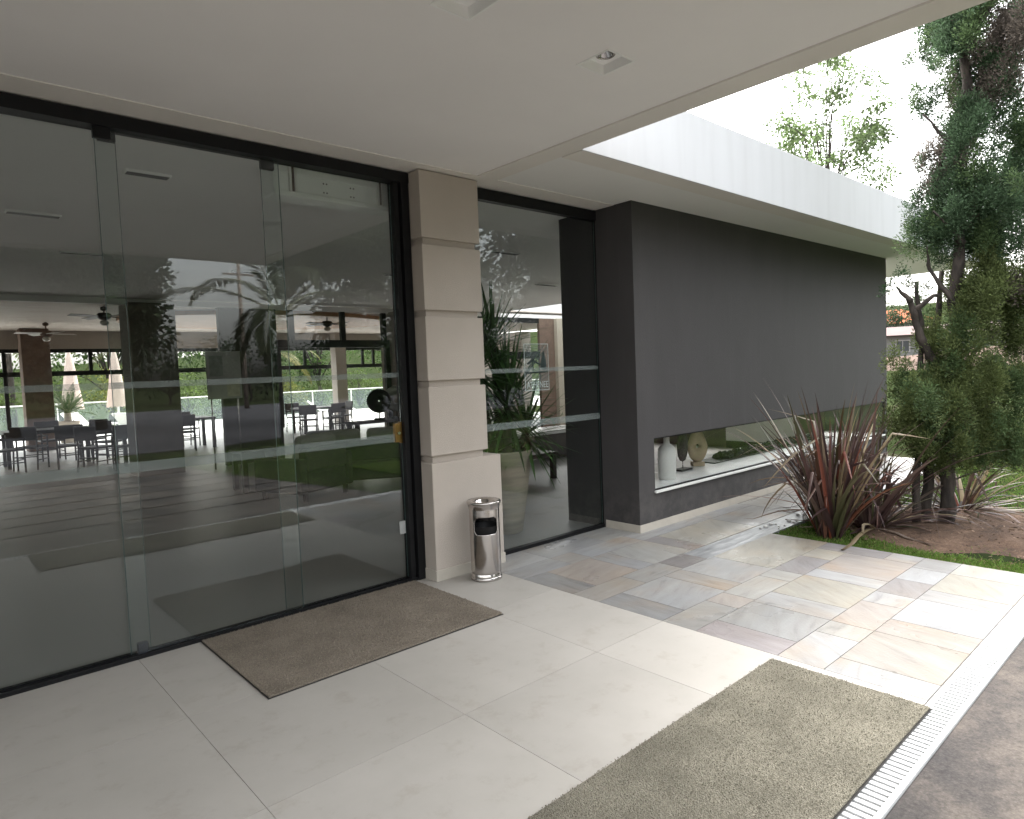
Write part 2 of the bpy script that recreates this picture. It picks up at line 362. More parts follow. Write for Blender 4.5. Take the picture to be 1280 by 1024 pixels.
slabs('stone_paving', [s[:4] for s in SL], m, 0, .004, .0022, [tuple(((np.array(P[s[4]])*.8+.2*np.mean(P[s[4]]))*.68+.32*np.array((.58,.56,.525)))*.535*rng.normal(1, .03)) for s in SL], [R(s[5]) for s in SL])

# wet rain gutter below the eave, with white pebbles where it meets the lawn
m, t, b = nodes('wet_gutter'); v = coords(t, (1.5, 7, 1))
n1 = N(t, 'TexNoise', Scale=3.0, Detail=6.0); t.links.new(v, n1.inputs['Vector'])
r1 = ramp(t, n1.outputs['Fac'], [(.3, (.13, .135, .14)), (.55, (.24, .245, .25)), (.75, (.42, .42, .42))]); t.links.new(r1.outputs[0], b.inputs['Base Color'])
b.inputs['Roughness'].default_value = .3
bp = N(t, 'Bump', Strength=.5, Distance=.01); t.links.new(n1.outputs['Fac'], bp.inputs['Height']); t.links.new(bp.outputs[0], b.inputs['Normal'])
bed = MB(); bed.box(4.783, 11.6, 2.983, 3.2149, -.05, -.003); setp(bed.build('rain_gutter', m), kind='structure')

# driveway: concrete strips with grass joints, then the lane
m, t, b = nodes('worn_concrete'); v = coords(t)
n1 = N(t, 'TexNoise', Scale=1.6, Detail=8.0, Roughness=.68); t.links.new(v, n1.inputs['Vector'])
n2 = N(t, 'TexNoise', Scale=55.0, Detail=6.0, Roughness=.8); t.links.new(v, n2.inputs['Vector'])
vo = N(t, 'TexVoronoi', Scale=85.0); t.links.new(v, vo.inputs['Vector'])
r1 = ramp(t, n1.outputs['Fac'], [(.30, (.045, .043, .044)), (.46, (.078, .070, .065)), (.56, (.125, .108, .094)), (.68, (.15, .128, .11)), (.8, (.11, .075, .054))])
r2 = ramp(t, n2.outputs['Fac'], [(.25, (.45, .45, .46)), (.5, (1, 1, 1)), (.75, (1.35, 1.33, 1.3))])
c = mix(t, r1.outputs[0], r2.outputs[0], .85, 'MULTIPLY')
r3 = ramp(t, vo.outputs['Distance'], [(.0, (1.35,)*3), (.35, (1,)*3), (.8, (.75,)*3)]); c = mix(t, c, r3.outputs[0], .6, 'MULTIPLY')
t.links.new(c, b.inputs['Base Color']); b.inputs['Roughness'].default_value = .85
bp = N(t, 'Bump', Strength=.5, Distance=.006); t.links.new(n2.outputs['Fac'], bp.inputs['Height']); t.links.new(bp.outputs[0], b.inputs['Normal'])
WORN = m; b.inputs['Specular IOR Level'].default_value = .2
dr = MB(); y1 = .838; k = 0
while y1 > -8.2:
    y0 = y1 - (1.05 if k == 0 else .62)
    xe = lambda y: 4.75 + (y-.84)*.16
    dr.prism([(-14, y0), (xe(y0), y0), (xe(y1), y1), (-14, y1)], -.05, -.012); y1 = y0 - .085; k += 1
setp(dr.build('driveway', WORN), kind='structure')
ro = MB(); ro.prism([(-70, -34), (75, -40), (75, -30), (24, -15.5), (6, -9.0), (-70, -9.2)], -.05, -.014)
setp(ro.build('road', mat('pale_asphalt', (.048, .046, .052), .9, var=.1, scale=.6, bump=.2, bscale=40)), kind='structure')

# bare earth round the juniper
m, t, b = nodes('bare_earth'); v = coords(t)
n1 = N(t, 'TexNoise', Scale=5.0, Detail=9.0, Roughness=.7); n2 = N(t, 'TexNoise', Scale=40.0, Detail=5.0, Roughness=.8)
t.links.new(v, n1.inputs['Vector']); t.links.new(v, n2.inputs['Vector'])
r1 = ramp(t, n1.outputs['Fac'], [(.3, (.075, .048, .034)), (.5, (.15, .092, .06)), (.7, (.24, .155, .105))])
r2 = ramp(t, n2.outputs['Fac'], [(.3, (.55,)*3), (.7, (1.3,)*3)])
t.links.new(mix(t, r1.outputs[0], r2.outputs[0], .8, 'MULTIPLY'), b.inputs['Base Color']); b.inputs['Roughness'].default_value = 1
bp = N(t, 'Bump', Strength=.9, Distance=.03); t.links.new(n2.outputs['Fac'], bp.inputs['Height']); t.links.new(bp.outputs[0], b.inputs['Normal'])
bm = bmesh.new(); K = 48; c0 = bm.verts.new((7.25, 1.62, .035)); ring1, ring2 = [], []
SOILP = []
for k in range(K):
    a = 2*math.pi*k/K; rx = 1.05*(1+.10*math.sin(3*a+.6)+.08*math.sin(7*a)+.05*math.sin(11*a)); ry = 1.35*(1+.10*math.sin(2*a+1)+.06*math.sin(5*a))
    SOILP.append((7.25+rx*math.cos(a), 1.62+ry*math.sin(a)))
    ring1.append(bm.verts.new((7.25+.6*rx*math.cos(a), 1.62+.6*ry*math.sin(a), .02+random.uniform(-.006, .012)))); ring2.append(bm.verts.new((*SOILP[-1], -.028)))
for k in range(K):
    q = (k+1) % K; bm.faces.new((c0, ring1[k], ring1[q])).smooth = True; bm.faces.new((ring1[k], ring2[k], ring2[q], ring1[q])).smooth = True
me = bpy.data.meshes.new('bare_earth'); bm.to_mesh(me); bm.free(); setp(link_mesh('bare_earth', me, m), kind='structure')

# grass blades on the part of the lawn seen close by
def in_soil(x, y): return ((x-7.25)/1.1)**2 + ((y-1.62)/1.25)**2 < 1
def on_grass(x, y):
    if x < 5.885 or y > 2.97: return False
    if y < .99 and x < 4.95: return False
    return True
pts = []
while len(pts) < 88000:
    x = 5.88 + (random.random()**2.4)*7.0; y = random.uniform(-2.2, 2.98)
    if on_grass(x, y) and (not in_soil(x, y) or random.random() < .05): pts.append((x, y))
while len(pts) < 150000:
    x = 4.0 + (random.random()**1.4)*15; y = .83 - (random.random()**1.3)*8.5 if random.random() < .6 else random.uniform(-8, 3)
    if y < .83 and x < 4.80 + (y-.84)*.16: continue
    if y >= .83 and (x < 9 or y > 2.9): continue
    pts.append((x, y))
Pn = np.array([(x, y, -.032) for x, y in pts]); n = len(Pn)
D = np.c_[rng.normal(size=(n, 2))*.55, np.ones(n)]; L = rng.uniform(.025, .06, n)
Vg, Fg = leaf_arrays(Pn, D, L, rng.uniform(.005, .009, n), .25)
patch = .5+.5*np.sin(Pn[:, 0]*1.7+.8*np.sin(Pn[:, 1]*2.3))*np.sin(Pn[:, 1]*1.9+1)
T = np.array((.115, .21, .04))*(1-patch[:, None]*.5) + np.array((.17, .23, .055))*patch[:, None]*.5
dry = rng.random(n) < .10; T[dry] = (.26, .21, .11); T *= rng.normal(1, .22, (n, 1)); T = np.clip(T, .01, .6)
setp(np_mesh('grass', Vg, Fg, LEAF, tint=T), 'short green lawn grass beside the stone paving', 'grass', kind='stuff')

# litter on earth and lawn (fallen bark, dry leaf scraps)
n = 900; a = rng.random(n)*2*math.pi; rr_ = np.sqrt(rng.random(n)); Pn = np.c_[7.25+1.2*rr_*np.cos(a), 1.62+1.35*rr_*np.sin(a), np.full(n, .02)]
Pn[:, 2] = .035 - .05*rr_**2
D = np.c_[rng.normal(size=(n, 2)), rng.normal(size=n)*.12]; Vl, Fl = leaf_arrays(Pn, D, rng.uniform(.015, .06, n), rng.uniform(.006, .016, n))
T = np.array((.20, .14, .10))*rng.uniform(.35, 2.2, (n, 1))
setp(np_mesh('leaf_litter', Vl, Fl, LEAF, tint=np.clip(T, 0, .7)), 'scattered dry leaf scraps on bare earth', 'litter', kind='stuff')
# ================================================================== BUILDING
B = thing('restaurant_building', 'low modern restaurant building with white canopy, glass front and charcoal wall', 'building', (3.0, 4.36, 0))
# canopy: one slab whose underside has real recesses for the downlights
LX = [(-.14, .05), (.86, 1.05), (1.74, 1.93), (2.65, 2.84)]; LY = (2.14, 2.33)
def quad_grid(mb, xs_, ys_, z, skip):
    for i in range(len(xs_)-1):
        for j in range(len(ys_)-1):
            if (i, j) in skip: continue
            mb.quad([(xs_[i], ys_[j], z), (xs_[i], ys_[j+1], z), (xs_[i+1], ys_[j+1], z), (xs_[i+1], ys_[j], z)])
gx = [-9]
for a_, b_ in LX: gx += [a_, b_]
gx.append(3.63); gy = [-.12, LY[0], LY[1], 4.352]
cb = MB(); quad_grid(cb, gx, gy, 3.152, {(1, 1), (3, 1), (5, 1), (7, 1)})
cb.quad([(-9, -.12, 3.152), (3.63, -.12, 3.152), (3.63, -.12, 3.70), (-9, -.12, 3.70)])
cb.quad([(3.63, -.12, 3.152), (3.63, 3.204, 3.152), (3.63, 3.204, 3.70), (3.63, -.12, 3.70)])
cb.quad([(-9, -.12, 3.70), (3.63, -.12, 3.70), (3.63, 4.352, 3.70), (-9, 4.352, 3.70)])
cb.quad([(-9, -.12, 3.152), (-9, 4.352, 3.152), (-9, 4.352, 3.70), (-9, -.12, 3.70)])
canopy = cb.build('canopy_roof', CEIL, B, recalc=False)
tr = MB()   # slightly lower plaster bands along the edges
tr.box(3.43, 3.628, -.118, 4.115, 3.141, 3.1525); tr.box(-9, 5.112, 4.118, 4.352, 3.146, 3.1525)
tr.box(-9, 3.428, -.118, .07, 3.141, 3.1525)
tr.build('ceiling_edge_band', STRIP, canopy)
RECESS = mat('lamp_recess_white', (.86, .86, .85), .6, var=.02)
MR = mat('lamp_reflector', (.6, .6, .62), .15, 1, var=.1, scale=30)
for a_, b_ in LX:
    d = MB(); z0, z1 = 3.152, 3.190
    i_ = .014
    d.quad([(a_, LY[0], z0), (a_, LY[1], z0), (a_+i_, LY[1]-i_, z1), (a_+i_, LY[0]+i_, z1)]); d.quad([(b_, LY[0], z0), (b_, LY[1], z0), (b_-i_, LY[1]-i_, z1), (b_-i_, LY[0]+i_, z1)])
    d.quad([(a_, LY[0], z0), (b_, LY[0], z0), (b_-i_, LY[0]+i_, z1), (a_+i_, LY[0]+i_, z1)]); d.quad([(a_, LY[1], z0), (b_, LY[1], z0), (b_-i_, LY[1]-i_, z1), (a_+i_, LY[1]-i_, z1)])
    cx, cy_ = (a_+b_)/2, (LY[0]+LY[1])/2; q = .05
    # back plate with a round opening
    sq = []; 
    for k in range(32):
        an = 2*math.pi*k/32; cs, sn = math.cos(an), math.sin(an); s_ = (.095-i_)/max(abs(cs), abs(sn)); sq.append(((cx+q*cs, cy_+q*sn), (cx+s_*cs, cy_+s_*sn)))
    for k in range(32):
        (p0, p1), (q0, q1) = sq[k], sq[(k+1) % 32]; d.quad([(*p0, z1), (*p1, z1), (*q1, z1), (*q0, z1)])
    # thin trim frame just below the ceiling
    for (x0, x1, y0, y1) in ((a_-.012, b_+.012, LY[0]-.012, LY[0]), (a_-.012, b_+.012, LY[1], LY[1]+.012), (a_-.012, a_, LY[0], LY[1]), (b_, b_+.012, LY[0], LY[1])):
        d.box(x0, x1, y0, y1, 3.149, 3.1518)
    dl = d.build('downlight', RECESS, canopy, recalc=False)
    l = MB(); l.lathe(cx, cy_, [(.050, z1), (.046, z1+.012), (.02, z1+.05)], 24); l.cap(cx, cy_, .02, z1+.05, 24); l.build('lamp_reflector', MR, dl)
    l = MB(); l.lathe(cx, cy_, [(.0495, z1-.002), (.0495, z1+.006), (.040, z1+.004), (.040, z1-.002), (.0495, z1-.002)], 24); l.build('lamp_ring', STEEL, dl)

# eave over the charcoal wall
ev = MB(); ev.box(3.632, 11.60, 3.205, 13.28, 3.152, 3.70); ev.box(11.6002, 14.4, 3.205, 4.95, 3.152, 3.70)
eave = ev.build('eave_roof', WHITE, B)
m, t, b = nodes('fascia_paint'); v = coords(t, (1, 1, .12))
n1 = N(t, 'TexNoise', Scale=5.0, Detail=6.0); t.links.new(v, n1.inputs['Vector'])
r1 = ramp(t, n1.outputs['Fac'], [(.28, (.55, .553, .565)), (.5, (.585, .59, .605)), (.7, (.60, .605, .62))]); t.links.new(r1.outputs[0], b.inputs['Base Color']); b.inputs['Roughness'].default_value = .7
fa = MB(); fa.box(3.634, 14.4, 3.190, 3.2045, 3.139, 3.705, .004); fa.build('roof_fascia', m, eave)
eb = MB(); eb.box(3.645, 14.39, 3.2055, 3.40, 3.141, 3.1525); eb.build('soffit_edge_band', STRIP, eave)
rf = MB(); rf.box(-9, 3.628, 4.356, 13.28, 3.13, 3.70); rf.box(3.628, 18.5, 13.29, 22.3, 3.22, 3.75); rf.box(-9, 3.627, 13.29, 22.3, 3.22, 3.75); rf.box(14.41, 18.5, 9.0, 13.28, 3.152, 3.70)
rf.build('flat_roof', CEIL, B)

# charcoal wall with its long low window
X0, X1, Y0, Y1 = 5.115, 11.59, 3.913, 4.85
wl = MB()
wl.box(X0, X1, Y0, Y1, .0, .372); wl.box(5.3701, X1, Y0, 4.13, .893, 3.151); wl.box(X0, 5.37, Y0, Y1, .3721, 3.151); wl.box(11.50, X1, Y0, Y1, .3721, .8929)
wall = wl.build('charcoal_wall', DARK, B)
sk = MB(); sk.box(X0-.008, X1, Y0-.008, Y0-.0005, .0, .075); sk.box(X0-.008, X0-.0005, Y0-.0005, 4.33, .0, .075); sk.build('wall_skirting', SKIRT, wall)
wn = MB(); wn.box(5.372, 11.498, 3.925, 3.94, .373, .388); wn.box(5.372, 11.498, 3.925, 3.94, .880, .892); wn.box(5.372, 5.384, 3.925, 3.94, .388, .88); wn.box(11.486, 11.498, 3.925, 3.94, .388, .88)
window = wn.build('low_window', BLACK, wall)
wg = MB(); wg.box(5.384, 11.486, 3.930, 3.936, .388, .88); wg.build('window_pane', glass_mat('low_window_glass', .026, (.95, .96, .955, 1)), window)
ws = MB(); ws.box(5.36, 11.51, 3.888, 3.924, .352, .3735, .003); ws.build('window_sill', WPLAS, window)
sh = MB(); sh.box(5.372, 11.498, 3.941, 4.86, .3725, .392); sh.build('display_shelf', mat('white_stone', (.74, .74, .73), .25, var=.03), wall)

# rusticated column
cl = MB()
for z0, z1 in ((.972, 1.502), (1.552, 2.042), (2.092, 2.588), (2.638, 3.1385)): cl.box(2.932, 3.497, 4.20, 4.62, z0, z1, .005)
cl.box(2.962, 3.467, 4.232, 4.60, .90, 3.13)
column = cl.build('stone_column', BEIGE, B)
cbm = MB(); cbm.box(2.925, 3.622, 4.192, 4.63, 0, .918, .006); cbm.build('column_base', BEIGE, column)
cs = MB(); cs.box(2.918, 3.629, 4.185, 4.35, 0, .085, .003); cs.build('column_skirting', SKIRT, column)

# glass front
hd = MB(); hd.box(-9, 2.93, 4.335, 4.45, 3.062, 3.138); hd.box(3.50, 5.112, 4.345, 4.41, 3.046, 3.138); hd.build('header_track', BLACK, B)
fl = MB(); fl.box(-9, 2.93, 4.347, 4.44, -.02, .006); fl.box(-9, 2.93, 4.350, 4.362, .006, .022); fl.box(-9, 2.93, 4.425, 4.437, .006, .022); fl.box(3.62, 5.106, 4.347, 4.40, -.02, .030); fl.build('floor_track', BLACK, B)
jb = MB(); jb.box(2.805, 2.845, 4.36, 4.44, .022, 3.062); jb.box(2.858, 2.924, 4.335, 4.44, .0, 3.062); jb.box(2.845, 2.858, 4.38, 4.43, .022, 3.062)
jamb = jb.build('door_jamb', BLACK, B)
def glass_door(x0, x1, y, clamp=None, guide=None, name='glass_door'):
    g_ = MB(); g_.box(x0, x1, y, y+.010, .024, 3.10 if name == 'glass_door' else 3.05)
    d = g_.build(name, GLASS, B)
    for z0, z1, nm in ((1.095, 1.155, 'frosted_band'), (1.588, 1.625, 'frosted_band')):
        f = MB(); f.box(x0+.004, x1-.004, y-.0025, y-.0012, z0, z1); f.build(nm, FROST, d)
    for xa, xb in ((x1+.0004, x1+.003), (x0-.003, x0-.0004)):
        ed = MB(); ed.box(xa, xb, y+.001, y+.009, .03, 3.05); ed.build('polished_edge', mat('green_glass_edge', (.035, .075, .07), .3, var=.2), d)
    for cx in (clamp or []):
        c_ = MB(); c_.box(cx-.045, cx+.045, y-.012, y+.022, 3.00, 3.07, .004); c_.build('roller_clamp', BLACK, d)
    for cx in (guide or []):
        c_ = MB(); c_.box(cx-.028, cx+.028, y-.016, y+.026, .010, .075, .006); c_.build('floor_guide', mat('guide_metal', (.06, .06, .075), .5, .5), d)
    return d
glass_door(-1.15, .972, 4.405, [.93, -1.05], [.93]); glass_door(.864, 1.922, 4.372, [.90]); dd = glass_door(1.818, 2.802, 4.405, [1.86])
glass_door(-3.2, -1.05, 4.372); glass_door(-5.3, -3.1, 4.405); glass_door(-8.9, -5.2, 4.372)
lk = MB(); lk.box(2.742, 2.80, 4.392, 4.43, 1.09, 1.235, .004); lk.box(2.792, 2.803, 4.394, 4.428, 1.08, 1.245); lo = lk.build('door_lock', mat('aged_brass', (.28, .17, .06), .35, 1, var=.2, scale=20), dd)
kk = MB(); kk.tube([(2.770, 4.390, 1.16), (2.770, 4.382, 1.16)], .012, 12); kk.build('lock_cylinder', STEEL, lo)
glass_door(3.50, 5.108, 4.372, name='fixed_glass_panel')
cp = MB(); cp.box(3.49, 3.535, 4.366, 4.388, 1.42, 1.475, .002); cp.build('glass_clip', BLACK, B); cp = MB(); cp.box(5.1085, 5.112, 4.36, 4.392, .03, 3.046); cp.build('edge_seal', BLACK, B)

# interior shell
dk = mat('unlit_wall_and_cabinet_brown', (.045, .038, .034), .6, var=.2, scale=2)
WALLI = mat('interior_wall', (.40, .36, .32), .85, var=.04)
lb = MB(); lb.box(-9, 18.4, 13.2, 13.285, 3.03, 3.13); lb.build('lintel_beam', CEIL, B)
BRN = mat('brown_brick', (.17, .115, .088), .9, var=.18, scale=6, bump=.3, bscale=60)
for k, (x0, x1, y0, y1, z1, mm) in enumerate(((2.89, 3.64, 13.0, 13.7, 3.05, mat('brown_column_paint', (.13, .105, .09), .8)), (8.2, 8.9, 12.9, 13.6, 3.05, WALLI), (2.2, 2.82, 21.2, 21.8, 3.22, BRN), (11.15, 11.55, 21.5, 21.9, 3.22, WALLI), (14.6, 15.2, 12.9, 13.6, 3.05, WALLI), (-3.4, -2.8, 21.2, 21.8, 3.22, BRN))):
    c_ = MB(); c_.box(x0, x1, y0, y1, 0, z1, .01); c_.build('interior_column', mm, B)
pw = MB(); pw.box(4.45, 5.5, 13.2, 13.32, 0, 3.03); pw.build('unlit_dark_wall', dk, B)  # dark brown colour stands in for the unlit side of this plain wall
bw = MB(); bw.box(13.0, 17.89, 13.2, 13.285, 0, 3.03); bw.build('brown_wall', BRN, B)
bw = MB(); bw.box(13.58, 13.86, 13.08, 13.199, 0, 3.03); bw.build('cream_pilaster', mat('cream_paint', (.46, .41, .33), .8, var=.05), B)
bw = MB(); bw.box(8.91, 12.999, 13.205, 13.28, 1.93, 2.12); bw.box(8.91, 12.999, 13.205, 13.28, 2.90, 3.03); bw.box(11.0, 11.12, 13.205, 13.28, 2.12, 2.90); bw.build('dark_transom', BLACK, B)
fr = MB(); fr.box(5.5, 8.2, 13.2, 13.29, 2.26, 2.42)
for x in (5.52, 5.90, 7.06, 8.08): fr.box(x-.055, x+.055, 13.205, 13.285, 2.42, 3.03)
fr.box(5.50, 5.60, 13.2, 13.29, 0, 2.26); fr.box(8.08, 8.2, 13.2, 13.29, 0, 2.26); fr.build('black_screen_frame', BLACK, B)
fh = MB(); fh.box(-9, 18.4, 22.0, 22.12, 2.70, 3.215); fh.box(17.9, 18.4, 9.1, 10.0, 0, 3.14); fh.box(17.9, 18.4, 10.001, 17.6, 0, 3.14); fh.box(17.9, 18.4, 19.2, 22.0, 0, 3.14); fh.box(11.61, 18.4, 9.0, 9.0999, 0, 3.14); fh.box(-9, -8.8, 4.5, 22.1, 0, 3.13); fh.build('end_wall', WALLI, B)
cw = MB(); cw.box(11.45, 11.60, 4.852, 9.09, 0, 1.0); cw.box(11.45, 11.60, 4.852, 9.09, 2.75, 3.14); cld = cw.build('timber_cladding', mat('brown_cladding', (.085, .06, .05), .6, var=.15, scale=3, aniso=(1, 6, 1)), B)  # the unseen gap left between boxes is added to let daylight into the lounge
wp = MB(); wp.box(11.425, 11.449, 5.33, 6.67, .135, .98); wp.build('white_panel', mat('white_stone', (.74, .74, .73), .25, var=.03), cld); wp = MB(); wp.box(11.43, 11.449, 5.33, 6.67, 0, .1345); wp.build('black_plinth', BLACK, cld)
# far glazing: black transom and mullions
gl = MB(); gl.box(-8.8, 17.9, 22.0, 22.08, 2.60, 2.70); gl.box(-8.8, 17.9, 22.0, 22.08, 1.96, 2.09)
for x in (-7, -5, -1.2, .6, 1.9, 2.86, 3.86, 4.95, 7.2, 8.4, 9.35, 10.25, 12.5, 12.95, 13.4, 14.5, 16): gl.box(x-.045, x+.045, 22.005, 22.075, 0 if x in (1.9, 2.86, 4.95, 8.4, 9.35, 14.5) else 1.96, 2.7)
gl.build('window_mullions', BLACK, B)
# pale plank ceiling of the far hall and the oval timber raft below it
m, t, b = nodes('pale_planks'); v = coords(t, (1, 7, 1))
n1 = N(t, 'TexNoise', Scale=1.2, Detail=6.0); t.links.new(v, n1.inputs['Vector'])
wv = N(t, 'TexWave', Scale=1.1, Distortion=0.0); wv.bands_direction = 'Y'; t.links.new(v, wv.inputs['Vector'])
r1 = ramp(t, n1.outputs['Fac'], [(.3, (.52, .45, .39)), (.7, (.64, .58, .52))]); r2 = ramp(t, wv.outputs['Fac'], [(0, (.55,)*3), (.12, (1,)*3)])
t.links.new(mix(t, r1.outputs[0], r2.outputs[0], 1, 'MULTIPLY'), b.inputs['Base Color']); b.inputs['Roughness'].default_value = .7
hc = MB(); hc.box(-8.8, 17.9, 13.29, 21.99, 3.195, 3.219); hc.build('plank_ceiling', m, B)
ov = MB(); pr_ = [(7.0+3.4*math.cos(a*math.pi/32), 17.2+2.3*math.sin(a*math.pi/32)) for a in range(64)]; ov.prism(pr_, 3.10, 3.194)
ov.build('oval_ceiling_raft', mat('orange_timber', (.42, .22, .11), .5, var=.15, scale=3, aniso=(1, 6, 1)), B)
# slot diffusers in the near ceiling
for (x, y, l) in ((1.38, 5.37, .30), (5.80, 6.45, .42), (8.6, 8.5, .5), (1.55, 8.9, .42), (5.6, 8.7, .45), (3.6, 9.4, .42), (.9, 7.1, .4)):
    q = MB(); q.box(x-l/2, x+l/2, y-.05, y+.05, 3.112, 3.1295); s1 = q.build('air_slot', RECESS, B)
    q = MB(); q.box(x-l/2+.012, x+l/2-.012, y-.040, y+.040, 3.1105, 3.1118); q.build('slot_opening', BLACK, s1)

def floor_sheet(name, x0, x1, y0, y1, z, mm):
    q = MB(); q.box(x0, x1, y0, y1, z-.06, z); return setp(q.build(name, mm), kind='structure')
floor_sheet('interior_floor', -8.8, 17.9, 9.0, 22.1, .0, mat('interior_tile', (.22, .21, .20), .42, var=.05, scale=1.2)); floor_sheet('interior_floor', -8.8, 11.45, 4.442, 8.999, .0, mat('interior_tile', (.22, .21, .20), .42, var=.05, scale=1.2))
floor_sheet('threshold', 3.62, 5.106, 4.402, 4.44, -.002, mat('interior_tile', (.5, .475, .44), .28))
floor_sheet('unseen_bounce_slab', 11.61, 15.0, 5.3, 9.0, -.012, mat('bounce_slab_concrete', (.36, .345, .32), .85, var=.1, scale=2))  # last: unseen pale slab added to bounce neutral light onto the eave soffit
floor_sheet('patio', -30, 34, 22.12, 30.5, -.008, mat('pale_patio', (.5, .49, .47), .5, var=.05, scale=.8))

# ================================================================== DRAIN, MATS, BIN
dg = thing('channel_drain', 'white slotted drain grate running along the paving edge', 'drain', (3, .91, 0))
q = MB(); q.box(-4, 5.87, .840, .862, -.03, .002, .002); q.box(-4, 5.87, .958, .980, -.03, .002, .002)
x = -4
while x < 5.85: q.box(x, x+.021, .862, .958, -.012, -.0005); x += .036
q.build('grate', mat('drain_white', (.64, .64, .635), .4, var=.04, scale=12), dg)
q = MB(); q.box(-4, 5.87, .863, .957, -.058, -.045); q.build('channel', mat('drain_dark', (.10, .10, .10), .9), dg)

def door_mat(name, label, x0, x1, y0, y1, z0, tone):
    mn = 'coir_%d' % int(tone[2]*1000); m = MATS.get(mn)
    if m is None:
        m, t, b = nodes(mn); v = coords(t)
        n1 = N(t, 'TexNoise', Scale=190.0, Detail=3.0, Roughness=.7); n2 = N(t, 'TexNoise', Scale=4.0, Detail=4.0); n3 = N(t, 'TexVoronoi', Scale=150.0)
        for q in (n1, n2, n3): t.links.new(v, q.inputs['Vector'])
        r1 = ramp(t, n1.outputs['Fac'], [(.28, tuple(q*.58 for q in tone)), (.5, tuple(q*.9 for q in tone)), (.72, tuple(q*1.28 for q in tone))])
        r2 = ramp(t, n2.outputs['Fac'], [(.3, (.78,)*3), (.7, (1.12,)*3)]); t.links.new(mix(t, r1.outputs[0], r2.outputs[0], 1, 'MULTIPLY'), b.inputs['Base Color'])
        b.inputs['Roughness'].default_value = 1; b.inputs['Specular IOR Level'].default_value = .1
        bp = N(t, 'Bump', Strength=1.0, Distance=.008); t.links.new(n3.outputs['Distance'], bp.inputs['Height']); t.links.new(bp.outputs[0], b.inputs['Normal'])
        MATS[mn] = m
    o = thing(name, label, 'mat', ((x0+x1)/2, (y0+y1)/2, z0), 'brown coir entrance mats')
    q = MB(); q.box(x0+.006, x1-.006, y0+.006, y1-.006, z0+.003, z0+.013, .003); q.build('pile', m, o)
    # loop fibres standing up
    k = int((x1-x0)*(y1-y0)*16000); Pn = np.c_[rng.uniform(x0+.004, x1-.004, k), rng.uniform(y0+.004, y1-.004, k), np.full(k, z0+.011)]
    D = np.c_[rng.normal(size=(k, 2))*1.1, np.ones(k)]; Vv, Ff = leaf_arrays(Pn, D, rng.uniform(.006, .012, k), rng.uniform(.003, .005, k))
    T = np.array(tone)*rng.uniform(.7, 1.3, (k, 1)); np_mesh('fibres', Vv, Ff, LEAF, o, tint=T, world=True)['kind'] = 'stuff'
    q = MB(); q.box(x0, x1, y0, y1, z0, z0+.0028); q.build('backing', mat('mat_rubber', (.03, .027, .024), .8), o)
    return o
door_mat('door_mat', 'brown coir mat lying against the sliding glass door', 1.235, 2.812, 3.287, 4.335, .001, (.305, .262, .212))
door_mat('door_mat', 'brown coir mat lying over the white drain beside the driveway', .74, 3.33, .945, 1.705, .0025, (.262, .243, .192))

bn = thing('ashtray_bin', 'round polished steel litter bin with ashtray top beside the column', 'bin', (3.25, 3.985, 0))
r_ = .118; zc0, zc1, H_ = .360, .495, .585; nseg = 64
# body shell with a rounded rectangular mouth cut right through toward the camera
bm = bmesh.new(); zs = [0, .012, .05, .058, .062] + [.09 + .0175*k for k in range(27)] + [H_-.03]
zs = sorted(set([round(z, 4) for z in zs]))
mouth = math.atan2(-3.985, -3.25) + .12
def inmouth(a, z):
    d = (a-mouth+math.pi) % (2*math.pi) - math.pi; u = abs(d)*r_; hw, hh, rc = .100, .066, .042; vv = abs(z-(zc0+zc1)/2)
    if u > hw or vv > hh: return False
    du, dv = max(0, u-(hw-rc)), max(0, vv-(hh-rc)); return du*du+dv*dv <= rc*rc
nseg = 120; zs = [0, .012, .045, .05, .055, .06] + [round(.07+.006*k, 4) for k in range(82)] + [H_-.02]
ring = lambda r, z: [bm.verts.new((r*math.cos(2*math.pi*k/nseg), r*math.sin(2*math.pi*k/nseg), z)) for k in range(nseg)]
rs = [ring(r_ - (.003 if .046 < z < .056 else 0), z) for z in zs]
for i in range(len(zs)-1):
    for k in range(nseg):
        if inmouth(2*math.pi*(k+.5)/nseg, (zs[i]+zs[i+1])/2): continue
        bm.faces.new((rs[i][k], rs[i][(k+1) % nseg], rs[i+1][(k+1) % nseg], rs[i+1][k])).smooth = True
me = bpy.data.meshes.new('body'); bm.to_mesh(me); bm.free(); bo = link_mesh('body', me, STEEL, bn)
md = bo.modifiers.new('shell', 'SOLIDIFY'); md.thickness = .0035; md.offset = -1
q = MB(); q.lathe(0, 0, [(.121, 0), (.123, .004), (.123, .022), (.119, .026)], 64); q.build('foot_ring', STEEL, bn, world=False)
q = MB(); q.lathe(0, 0, [(.1195, H_-.035), (.1205, H_-.022), (.124, H_-.018), (.124, H_+.004), (.133, H_+.008), (.133, H_+.022), (.127, H_+.028), (.095, H_+.026), (.072, H_+.020), (.070, H_+.006), (.060, H_-.004)], 64); q.build('ashtray_lid', STEEL, bn, world=False)
q = MB(); q.cap(0, 0, .06, H_-.004, 40); q.build('ash_sand', mat('ash_sand', (.16, .15, .14), 1, var=.4, scale=60), bn, world=False)
q = MB(); q.lathe(0, 0, [(.108, .02), (.108, .418), (.113, .422)], 48); q.cap(0, 0, .108, .30, 48); q.build('liner', mat('black_liner', (.008, .008, .009), .5), bn, world=False)
